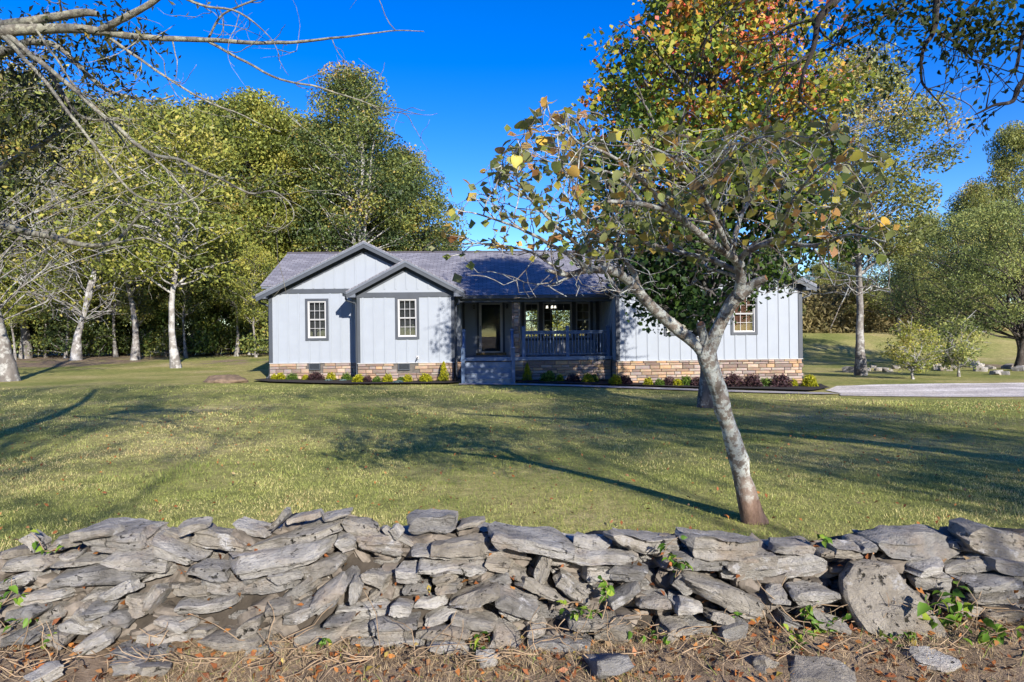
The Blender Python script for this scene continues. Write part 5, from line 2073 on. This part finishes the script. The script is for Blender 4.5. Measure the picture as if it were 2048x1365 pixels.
def on_face(px, py):
    Y = 4.0
    for _ in range(12):
        z = at(px, py, Y)[2]
        Y = .5 * Y + .5 * face_y(z)
    return at(px, py, Y)


PXM = 1 / 2.926
SL = [  # panel, cx, cy, length, height, tilt  (seen size on the wall's face)
    (0, 120, 340, 265, 85, 3), (0, 225, 248, 125, 85, -42), (0, 375, 285, 230, 110, 14), (0, 585, 205, 270, 110, 8), (0, 715, 250, 480, 185, -3), (0, 1035, 238, 175, 95, -18), (0, 1168, 155, 180, 80, 8),
    (0, 1275, 268, 380, 185, -6), (0, 1478, 185, 225, 75, -10), (0, 1650, 130, 165, 75, 45), (0, 1785, 130, 205, 75, 10), (0, 1960, 108, 190, 45, 12), (0, 1720, 235, 640, 95, 12), (0, 1070, 342, 300, 95, -22),
    (0, 1660, 362, 800, 140, 9), (0, 842, 396, 390, 112, -5), (0, 130, 432, 320, 88, 4), (0, 450, 392, 315, 45, 2), (0, 385, 365, 125, 55, -6), (0, 540, 510, 600, 130, 6), (0, 75, 548, 270, 92, 12), (0, 935, 497, 240, 80, 15),
    (0, 1252, 458, 230, 95, -12), (0, 1100, 415, 150, 65, -28), (0, 1455, 508, 130, 105, -60), (0, 1562, 568, 450, 125, 11), (0, 1285, 560, 240, 95, -8), (0, 1118, 592, 255, 88, -4), (0, 1192, 672, 405, 78, 3),
    (0, 725, 575, 215, 90, 22), (0, 552, 632, 185, 75, 8), (0, 250, 640, 350, 85, 8), (0, 60, 642, 170, 70, 0), (0, 922, 640, 185, 75, 52), (0, 165, 722, 240, 92, 18), (0, 292, 728, 160, 80, 14), (0, 605, 690, 185, 58, 5),
    (0, 535, 750, 185, 80, -40), (0, 702, 755, 130, 92, 0), (0, 805, 705, 125, 165, 8), (0, 1030, 775, 245, 80, -3), (0, 1805, 700, 430, 85, 22), (0, 1745, 605, 290, 95, 28), (0, 1905, 455, 265, 105, 24), (0, 1935, 600, 260, 110, 34),
    (0, 1822, 668, 130, 62, 10), (0, 1662, 660, 175, 62, 8), (0, 2005, 745, 160, 62, 10), (0, 140, 852, 250, 82, 8), (0, 352, 872, 140, 105, -4), (0, 582, 882, 240, 105, 22), (0, 962, 862, 310, 78, 8), (0, 850, 935, 385, 78, 2),
    (0, 1392, 858, 360, 62, -3), (0, 1482, 790, 165, 88, 28), (0, 1865, 872, 390, 100, 11), (0, 1165, 842, 130, 62, 0), (0, 1300, 985, 165, 105, 12), (0, 1690, 480, 190, 70, 6), (0, 460, 800, 240, 80, -12), (0, 1560, 930, 220, 70, 4),
    (1, 130, 195, 265, 120, -16), (1, 330, 192, 85, 72, -40), (1, 515, 162, 335, 172, 5), (1, 765, 165, 170, 58, 7), (1, 718, 276, 355, 152, 8), (1, 1122, 252, 530, 118, -11), (1, 345, 258, 245, 78, -28), (1, 218, 328, 300, 145, -9),
    (1, 40, 305, 150, 120, 12), (1, 757, 366, 715, 98, -2), (1, 640, 432, 440, 52, -2), (1, 1485, 272, 230, 120, -8), (1, 1640, 237, 172, 112, -24), (1, 1805, 290, 400, 165, -5), (1, 1500, 384, 545, 85, -6), (1, 1955, 420, 210, 92, 0),
    (1, 1183, 455, 215, 112, 76), (1, 1320, 440, 185, 82, -6), (1, 392, 490, 145, 98, 0), (1, 605, 497, 152, 112, 12), (1, 815, 477, 158, 112, -8), (1, 940, 432, 160, 62, -10), (1, 1030, 482, 135, 75, -16), (1, 922, 532, 170, 82, 20),
    (1, 222, 512, 140, 112, -12), (1, 112, 572, 130, 105, 80), (1, 45, 530, 135, 105, 42), (1, 212, 620, 138, 62, 36), (1, 460, 590, 195, 70, 3), (1, 645, 590, 155, 74, 6), (1, 780, 622, 330, 92, 18), (1, 530, 676, 195, 92, 5),
    (1, 365, 686, 135, 82, -6), (1, 142, 716, 320, 98, 3), (1, 340, 766, 310, 80, 2), (1, 590, 755, 210, 64, 15), (1, 800, 766, 320, 75, -8), (1, 1030, 640, 300, 95, -22), (1, 1182, 605, 300, 105, -28), (1, 1372, 600, 240, 118, -36),
    (1, 1520, 512, 195, 105, 0), (1, 1690, 498, 240, 108, -6), (1, 1660, 622, 230, 75, 34), (1, 1832, 660, 200, 70, 3), (1, 1992, 660, 130, 65, 0), (1, 2002, 542, 130, 108, -30), (1, 1042, 732, 250, 105, -15), (1, 962, 860, 190, 125, -22),
    (1, 1295, 890, 410, 85, 6), (1, 1150, 815, 130, 58, 0), (1, 605, 832, 340, 64, 5), (1, 300, 842, 215, 74, 0), (1, 102, 832, 230, 92, 9), (1, 335, 892, 510, 56, 4), (1, 640, 892, 240, 64, -3), (1, 580, 955, 340, 82, 0),
    (1, 1605, 812, 220, 130, -6), (1, 1962, 842, 190, 180, 10), (1, 1420, 760, 190, 80, 5),
    (2, 285, 282, 530, 205, -5), (2, 150, 430, 320, 108, -3), (2, 442, 410, 325, 98, 4), (2, 700, 295, 330, 105, -6), (2, 590, 470, 640, 165, 3), (2, 252, 602, 500, 150, -22), (2, 60, 660, 160, 92, 0), (2, 972, 282, 200, 88, -5),
    (2, 882, 362, 105, 66, 0), (2, 1120, 290, 105, 70, 10), (2, 1182, 345, 215, 72, -6), (2, 1420, 292, 565, 215, -2), (2, 1880, 265, 500, 260, -12), (2, 1740, 362, 205, 92, -12), (2, 1722, 447, 255, 90, 12), (2, 1530, 540, 215, 130, -6),
    (2, 1450, 442, 210, 66, 10), (2, 1832, 532, 365, 86, 6), (2, 1922, 422, 240, 86, -6), (2, 2022, 500, 95, 85, 0), (2, 780, 602, 285, 112, 3), (2, 590, 612, 130, 95, 5), (2, 332, 792, 195, 112, 16), (2, 432, 902, 405, 140, 2),
    (2, 712, 842, 260, 112, -36), (2, 102, 852, 230, 150, 0), (2, 980, 922, 260, 130, -4), (2, 722, 952, 180, 84, 0), (2, 1120, 972, 120, 92, -22), (2, 1472, 892, 215, 112, 0), (2, 1832, 622, 260, 66, 8), (2, 240, 722, 190, 66, -8),
    (2, 1700, 700, 240, 90, -10), (2, 1920, 740, 260, 100, 6), (2, 890, 760, 220, 90, -12), (2, 1680, 900, 230, 110, 8), (2, 1930, 900, 220, 110, -10),
]
PANX = (0, 680, 1348)
TOPX = [-80, 0, 100, 170, 240, 320, 370, 480, 560, 720, 800, 830, 910, 980, 1140, 1220, 1270, 1370, 1530, 1640, 1740, 1760, 1900, 1930, 2130]
TOPY = [1092, 1088, 1078, 1045, 1035, 1050, 1030, 1040, 1012, 1015, 1040, 1012, 1012, 1040, 1062, 1050, 1060, 1042, 1065, 1067, 1062, 1047, 1052, 1032, 1025]


def wall_top(x, Y=4.35):
    """height of the wall's uneven top at x"""
    px_t = 1024 + F * x / Y
    return float(at(px_t, np.interp(px_t, TOPX, TOPY), Y)[2])


ns = 0
for i, (pn, cx, cy, L, Hh, a) in enumerate(SL):
    px = PANX[pn] + cx * PXM
    py = 980 + cy * PXM
    c_ = on_face(px, py)
    k = c_[1] / F * PXM      # metres for one unit of the tracing
    Lm, Hm = L * k * .99, Hh * k * .86
    topped = cy < 300 or (pn == 0 and cx < 480 and cy < 400)
    D = min(.55, max(.20, Lm * .75)) if not topped else min(.50, max(.16, Lm * .62))
    big = Hh > 150 or L > 450
    if topped:
        Hm *= .74
    me = stone_mesh(500 + i, Lm, Hm, D, rnd=random.Random(i).uniform(.22, .42), nxs=20 if big else 14, nzs=10 if big else 8)
    o = obj('stone', me, None, wallo)
    pr = random.Random(i + 900)
    yy = c_[1] + D * (.42 if not topped else .36) + pr.uniform(-.13, .02)
    z = c_[2] - (.0 if not topped else .04)
    o.location = (c_[0] * (1 + 0 * yy), yy - 4.2, z)
    o.rotation_euler = (R(pr.uniform(-9, 7)), -R(a), R(pr.uniform(-8, 8)))
    ns += 1
# the big slab that leans against the wall on the right
OUT = [(945, 490), (1000, 400), (1090, 388), (1215, 410), (1300, 520), (1375, 590), (1435, 655), (1500, 745), (1560, 830), (1480, 856), (1420, 842), (1320, 856), (1220, 850), (1060, 782), (1000, 690), (955, 590)]
ctr = on_face(1348 + 1220 * PXM, 980 + 630 * PXM)
ring = np.array([[*(on_face(1348 + a * PXM, 980 + b_ * PXM) - ctr)] for a, b_ in OUT])
ring[:, 1] = ring[:, 1] * .9
rings = []
for sc_r, dy in ((.0, -.075), (.45, -.078), (.80, -.072), (.95, -.062), (1.0, -.04), (1.0, .03), (.93, .07)):
    q_ = ring * np.array([sc_r, 1 if sc_r > .9 else .25 + .75 * sc_r, sc_r])
    q_ = q_ + np.array([0, dy, 0])
    rings.append(q_)
V = np.concatenate(rings)
V += np.stack([vnoise(V * 9, 1), vnoise(V * 9 + 5, 2) * .9, vnoise(V * 9 + 8, 3)], 1) * .012
k = len(OUT)
ii = np.arange(len(rings) * k).reshape(len(rings), k)
fc = np.stack([ii[:-1], np.roll(ii, -1, 1)[:-1], np.roll(ii, -1, 1)[1:], ii[1:]], -1).reshape(-1, 4)
me = mesh_np('stone', V, fc, 4, smooth=True)
bm = bmesh.new()
bm.from_mesh(me)
bmesh.ops.remove_doubles(bm, verts=bm.verts, dist=.002)
bmesh.ops.subdivide_edges(bm, edges=bm.edges, cuts=1, use_grid_fill=True)
for v in bm.verts:
    p_ = np.array([v.co[:]])
    v.co.y += float(vnoise(p_ * 14, 7)[0]) * .008
    v.co.x += float(vnoise(p_ * 20, 8)[0]) * .006
bmesh.ops.recalc_face_normals(bm, faces=bm.faces)
bm.to_mesh(me)
bm.free()
me.set_sharp_from_angle(angle=R(30))
o = obj('stone', me, M['limestone'], wallo, (ctr[0], ctr[1] - 4.2 - .06, ctr[2]))
ns += 1
# stones behind and between, set deeper
rr = random.Random(44)
z = .03
row = 0
FILL = [stone_mesh(1300 + k, rr.uniform(.26, .42), rr.uniform(.075, .11), .3, rnd=.3, nxs=10, nzs=5, nys=5) for k in range(12)]
while z < .60:
    x = -3.5 + rr.uniform(0, .2)
    while x < 3.7 and ns < 300:
        st_ = rr.uniform(.32, .42)
        if z > wall_top(x) - .13:
            x += st_
            continue
        o = obj('stone', FILL[rr.randrange(12)], None, wallo)
        o.location = (x, face_y(z) + .15 - 4.2 + rr.uniform(-.02, .05) + .12, z)
        o.rotation_euler = (R(rr.uniform(-10, 8)), R(rr.uniform(-14, 14)), R(rr.uniform(-10, 10)))
        ns += 1
        x += st_
    z += .088
    row += 1
print('wall stones', ns, row)
# earth and small rubble packed inside the wall, darkened so the gaps look shaded
xs = np.linspace(-4.2, 4.6, 120)
prof = [(3.86, -.1), (3.98, .12), (4.10, .30), (4.22, .46), (4.34, .54), (4.55, .52), (4.75, .3), (4.9, -.1)]
V = []
for x in xs:
    tz = (wall_top(x) - .12) / .54
    for y, zz in prof:
        V.append((x, y - 4.2, zz * tz if zz > 0 else zz))
V = np.array(V)
V += np.stack([0 * V[:, 0], vnoise(V * 5, 1) * .05, vnoise(V * 5, 2) * .05], 1)
k = len(prof)
ii = np.arange(len(xs) * k).reshape(len(xs), k)
fc = np.stack([ii[:-1, :-1], ii[1:, :-1], ii[1:, 1:], ii[:-1, 1:]], -1).reshape(-1, 4)
obj('earth_core', mesh_np('earth_core', V, fc, 4, smooth=True), M['gap_shade_soil'], wallo)

# small rubble wedged between the slabs, its colour darkened for crevice shade
rgr = np.random.default_rng(91)
SM = [stone_mesh(1600 + k, rgr.uniform(.10, .22), rgr.uniform(.04, .085), rgr.uniform(.10, .16), rnd=.2, nxs=8, nzs=5, nys=5) for k in range(10)]
bv, bf, nb2 = [], [], 0
for k in range(430):
    m_ = SM[k % 10]
    co = np.empty(len(m_.vertices) * 3, np.float32)
    m_.vertices.foreach_get('co', co)
    co = co.reshape(-1, 3)
    px = rgr.uniform(-60, 2110)
    py = rgr.uniform(np.interp(px, TOPX, TOPY) + 45, 1318) if k < 340 else rgr.uniform(1270, 1330)
    c_ = on_face(px, py)
    rt = np.array(Euler((R(rgr.normal() * 14), R(rgr.normal() * 22), R(rgr.normal() * 25))).to_matrix())
    co = co @ rt.T * rgr.uniform(.7, 1.25) + np.array([c_[0], c_[1] + rgr.uniform(.10, .20) - 4.2, c_[2]])
    fcs = [tuple(v + nb2 for v in p_.vertices) for p_ in m_.polygons]
    bv.append(co)
    bf += fcs
    nb2 += len(co)
me = bpy.data.meshes.new('rubble')
me.from_pydata(np.concatenate(bv).tolist(), [], bf)
for p_ in me.polygons:
    p_.use_smooth = True
me.set_sharp_from_angle(angle=R(26))
o = obj('rubble', me, M['rubble'], wallo)
o['kind'] = 'stuff'

# stones that have fallen in front of it
for i, (px, py, L, Hh, a, lab) in enumerate([
    (263, 1342, 66, 34, 8, 'rounded grey stone lying in the dry grass, left of its pair'), (309, 1350, 58, 30, -10, 'flat grey stone lying in the dry grass, right of its pair'), (86, 1358, 66, 30, 5, 'pale stone at the lower left picture edge'),
    (971, 1328, 42, 38, 15, 'pinkish square stone lying in front of the wall'), (1212, 1336, 118, 55, -14, 'large flat grey stone lying on the leaf litter'), (1532, 1340, 40, 36, -25, 'small upright grey stone among the weeds'),
    (1642, 1357, 120, 24, -3, 'long flat stone at the bottom edge among weeds'), (1857, 1332, 84, 36, 5, 'tan white stone half hidden by green weeds')]):
    g_ = None
    Y = 3.6
    for _ in range(20):
        zz = at(px, py, Y)[2]
        Y += (zz - .03) * 2.0
    c_ = at(px, py, Y)
    k = Y / F
    o = obj('fallen_stone', stone_mesh(1500 + i, L * k, Hh * k * .9, L * k * .8, rnd=.4), None, None, (c_[0], Y, .05))
    o.rotation_euler = (R(-8), -R(a), R(i * 25))
    tag(o, lab, 'stone', 'stones fallen from the wall')

# rubble row on the far right of the lawn
FR = [stone_mesh(1700 + k, .6, .32, .5, rnd=.45, nxs=8, nzs=5, nys=5) for k in range(4)]
rr = random.Random(9)
for i in range(26):
    px = 1702 + i * 13.8 + rr.uniform(-5, 5)
    py = 733 + (px - 1700) * -.012 + rr.uniform(-7, 7) + (8 if px > 1950 else 0)
    q = at(px, py, 30)
    Y = 34.5 + rr.uniform(-2, 2.5) - (3 if px > 1960 else 0)
    q = at(px, 700, Y)
    o = obj('field_stone', FR[i % 4], None, None, (q[0], Y, gz(q[0], Y) + .06))
    s = rr.uniform(.5, 1.35)
    o.scale = (s, s, s)
    o.rotation_euler = (rr.uniform(-.2, .2), rr.uniform(-.2, .2), rr.uniform(0, 6))
    tag(o, f'{ORD[i]} grey field stone from the left in the scattered row beyond the saplings', 'stone', 'row of field stones on the right')

# ------------------------------------------------------------------ grass
def blades(name, X, Y, h, wd, hue, mat, rng, lean=.45, z=None):
    n_ = len(X)
    Z = (ground_z(X, Y) if z is None else z) - .004
    a = rng.uniform(0, 2 * PI, n_)
    b_ = rng.uniform(0, 2 * PI, n_)
    V = np.empty((n_, 3, 3))
    dx, dy = np.cos(a) * wd / 2, np.sin(a) * wd / 2
    V[:, 0] = np.stack([X - dx, Y - dy, Z], 1)
    V[:, 1] = np.stack([X + dx, Y + dy, Z], 1)
    ln = h * rng.uniform(0, lean * 2, n_)
    V[:, 2] = np.stack([X + np.cos(b_) * ln, Y + np.sin(b_) * ln, Z + h * rng.uniform(.6, 1.1, n_)], 1)
    return obj(name, mesh_np(name, V.reshape(-1, 3), np.arange(n_ * 3).reshape(-1, 3), 3, attr=hue), mat)


rg = np.random.default_rng(5)
XX, YY, HH, WW, HU = [], [], [], [], []
for y0, y1, dens, hh, ww in ((4.55, 8.5, 2300, .034, .0055), (8.5, 13, 1000, .034, .008), (13, 19, 300, .036, .014), (19, 24.6, 110, .034, .020)):
    A_ = (y1 - y0) * 2 * .80 * (y0 + y1) / 2
    n_ = int(A_ * dens)
    y = np.sqrt(rg.uniform(y0 ** 2, y1 ** 2, n_))
    x = rg.uniform(-.80, .80, n_) * y
    P = np.stack([x, y, 0 * x], 1)
    tuft = vnoise(P * 3.3, 4) * .5 + vnoise(P * 9, 5) * .5
    keep = rg.uniform(-1, 1, n_) < tuft * .9 + .45
    # not on the path, the drive or the beds
    keep &= ~((y > 18.4) & (x > 9.3)) & ~((y > 25.4 + x * .16))
    keep &= ~((y > 23.4 - np.clip(x, 0, 11) * .34) & (x > -2.2))
    keep &= ~((y > 24.0) & (x > -3))
    P, x, y, tuft = P[keep], x[keep], y[keep], tuft[keep]
    dry = vnoise(P * .45, 7) * .32 + vnoise(P * 1.7, 8) * .26 + vnoise(P * 6, 9) * .12
    XX.append(x)
    YY.append(y)
    HH.append(hh * (1 + .6 * tuft) * rg.uniform(.5, 1.3, len(x)) * (1 + 1.1 * (vnoise(P * 1.3, 21) > .55)))
    WW.append(np.full(len(x), ww))
    HU.append(np.clip(.43 + dry + rg.normal(size=len(x)) * .20, 0, 1))
XX, YY, HH, WW, HU = map(np.concatenate, (XX, YY, HH, WW, HU))
print('blades', len(XX))
o = blades('lawn_grass', XX, YY, HH, WW, HU, M['grass'], rg)
tag(o, 'short mown autumn lawn grass with dry straw coloured patches', 'grass', kind='stuff')

# dead grass and litter in front of the wall
n_ = 26000
x = rg.uniform(-2.9, 3.0, n_)
y = rg.uniform(3.05, 3.95, n_)
zb = .03 * sstep(3.0, 3.9, y) + .07 * sstep(.3, 1.8, x) * sstep(3.2, 3.9, y)
V = vnoise(np.stack([x * 2.5, y * 3, 0 * x], 1), 3)
keep = V > -.15 + rg.normal(size=n_) * .25
o = blades('dead_grass', x[keep], y[keep], rg.uniform(.015, .075, keep.sum()), np.full(keep.sum(), .0045), np.clip(rg.normal(size=keep.sum()) * .30 + .52, 0, 1), M['straw_blade'], rg, 1.3, zb[keep])
tag(o, 'dead straw coloured grass and weeds at the foot of the wall', 'grass', kind='stuff')
n_ = 1500
x = rg.uniform(-2.9, 3.0, n_)
y = rg.uniform(3.0, 4.0, n_)
zb = .03 * sstep(3.0, 3.9, y) + .07 * sstep(.3, 1.8, x) * sstep(3.2, 3.9, y)
o = obj('fallen_leaves', leaf_cards('fallen_leaves', np.stack([x, y, zb + rg.uniform(.005, .03, n_)], 1), rg.uniform(.025, .06, n_), rg.uniform(0, 1, n_), rg, .5, 1.2, 0, .2), M['leaf_fallen'])
tag(o, 'fallen orange and brown leaves scattered at the foot of the wall', 'leaves', kind='stuff')
# a few leaves caught between the stones and on the lawn
n_ = 260
px = rg.uniform(0, 2048, n_)
py = rg.uniform(1080, 1300, n_)
c_ = np.array([on_face(a, b_) for a, b_ in zip(px, py)])
c_[:, 1] += rg.uniform(-.03, .05, n_)
n2 = 1500
y2 = np.sqrt(rg.uniform(5 ** 2, 17 ** 2, n2))
x2 = rg.uniform(-.78, .78, n2) * y2
l2 = np.stack([x2, y2, ground_z(x2, y2) + .045], 1)
o = obj('fallen_leaves', leaf_cards('fallen_leaves', np.concatenate([c_, l2]), rg.uniform(.03, .06, n_ + n2), rg.uniform(0, 1, n_ + n2), rg, .5, .8, 0, .2), M['leaf_fallen'])
tag(o, 'single fallen leaves caught in the wall and lying on the lawn', 'leaves', kind='stuff')
# dead stems and twigs lying over the foot of the wall
tw = Tubes()
for k in range(230):
    px = rg.uniform(0, 2048)
    py = rg.uniform(1270, 1365) if px < 1100 else rg.uniform(1200, 1365)
    c0 = on_face(px, min(py, 1330))
    if py > 1310:
        c0 = at(px, py, 3.62)
        c0[2] = max(c0[2], .06)
    d = unit(np.array([rg.normal(), rg.normal() * .4 - .2, rg.normal() * .35]))
    L = rg.uniform(.1, .42)
    P = [c0 + np.array([0, -.05, .02])]
    for q_ in range(5):
        d = unit(d + rg.normal(size=3) * .3)
        P.append(P[-1] + d * L / 5)
    P = np.array(P)
    P[:, 2] = np.maximum(P[:, 2], .03)
    tw.add(P, np.linspace(.0035, .0015, 6), 4)
o = obj('dead_stems', tw.mesh('dead_stems'), M['straw'])
tag(o, 'tangle of dead brown stems over the foot of the wall', 'stems', kind='stuff')

# green creepers in the wall
VL = [leaf_obj_mesh(60 + k, M['leaf_vine'], .62) for k in range(3)]
VPOS = [(105, 1095, 9, .9, 'green creeper sprig on the upper left of the wall'), (22, 1200, 12, 1.0, 'yellow green creeper at the left picture edge'), (30, 1245, 8, 1.0, 'yellow leaved creeper low at the left picture edge'), (130, 1265, 7, .7, 'tiny green sprig low on the left of the wall'),
        (655, 1308, 7, .8, 'small green sprig in front of the wall left of centre'), (945, 1303, 10, .9, 'green weed beside the pinkish stone'), (1150, 1222, 20, .9, 'leafy creeper in the hollow right of the wall centre'), (1215, 1175, 16, .9, 'creeper climbing above the hollow right of the wall centre'),
        (1320, 1110, 14, .9, 'creeper on the big slab below the redbud'), (1345, 1150, 10, .8, 'small creeper just under the redbud slab'), (1310, 1270, 14, .9, 'green weed left of the tall stones at lower right'), (1640, 1240, 22, .9, 'creeper spreading left of the leaning slab'), (1600, 1228, 14, .8, 'low creeper under the tan stone'),
        (1750, 1290, 16, 1.0, 'creeper at the foot of the leaning slab'), (1850, 1225, 22, 1.3, 'tall leafy shoot right of the leaning slab'), (1905, 1215, 16, 1.1, 'leafy shoot near the right edge of the wall'), (1985, 1290, 30, 1.2, 'thick green creeper at the lower right edge'), (1960, 1330, 26, 1.0, 'green weed in the lower right corner'),
        (1600, 1335, 22, .8, 'fine green weed low in front of the wall'), (1640, 1075, 6, .8, 'small sprig on the wall top right of the redbud'), (1815, 1345, 18, .9, 'weed beside the tan white stone'), (1440, 1220, 6, .7, 'tiny creeper in the crack below the long slab')]
for i, (px, py, nl, s, lab) in enumerate(VPOS):
    c0 = on_face(px, min(py, 1325)) + np.array([0, -.07, 0])
    if py > 1300:
        c0 = at(px, py, 3.7)
        c0[2] = max(.07, c0[2])
    e = empty('creeper', tuple(c0))
    tag(e, lab, 'creeper', 'creepers on the wall')
    t_ = Tubes()
    for k in range(max(2, nl // 4)):
        d = unit(np.array([rg.normal() * .8, -.3 + rg.normal() * .2, rg.uniform(.1, 1)]))
        L = rg.uniform(.07, .2) * s
        P = [np.zeros(3)]
        for q_ in range(4):
            d = unit(d + rg.normal(size=3) * .25)
            P.append(P[-1] + d * L / 4)
        P = np.array(P)
        t_.add(P, np.linspace(.003, .0015, 5), 4)
        for q_ in range(max(1, nl // max(2, nl // 4))):
            j = rg.integers(1, 5)
            o = obj('leaf', VL[(i + k + q_) % 3], None, e)
            o.location = P[j] + rg.normal(size=3) * .006
            o.rotation_euler = (rg.normal() * .5 + .5, rg.normal() * .5, rg.uniform(0, 6.28))
            q2 = rg.uniform(.042, .075) * s
            o.scale = (q2, q2, q2)
    obj('stem', t_.mesh('stem'), M['straw'], e)
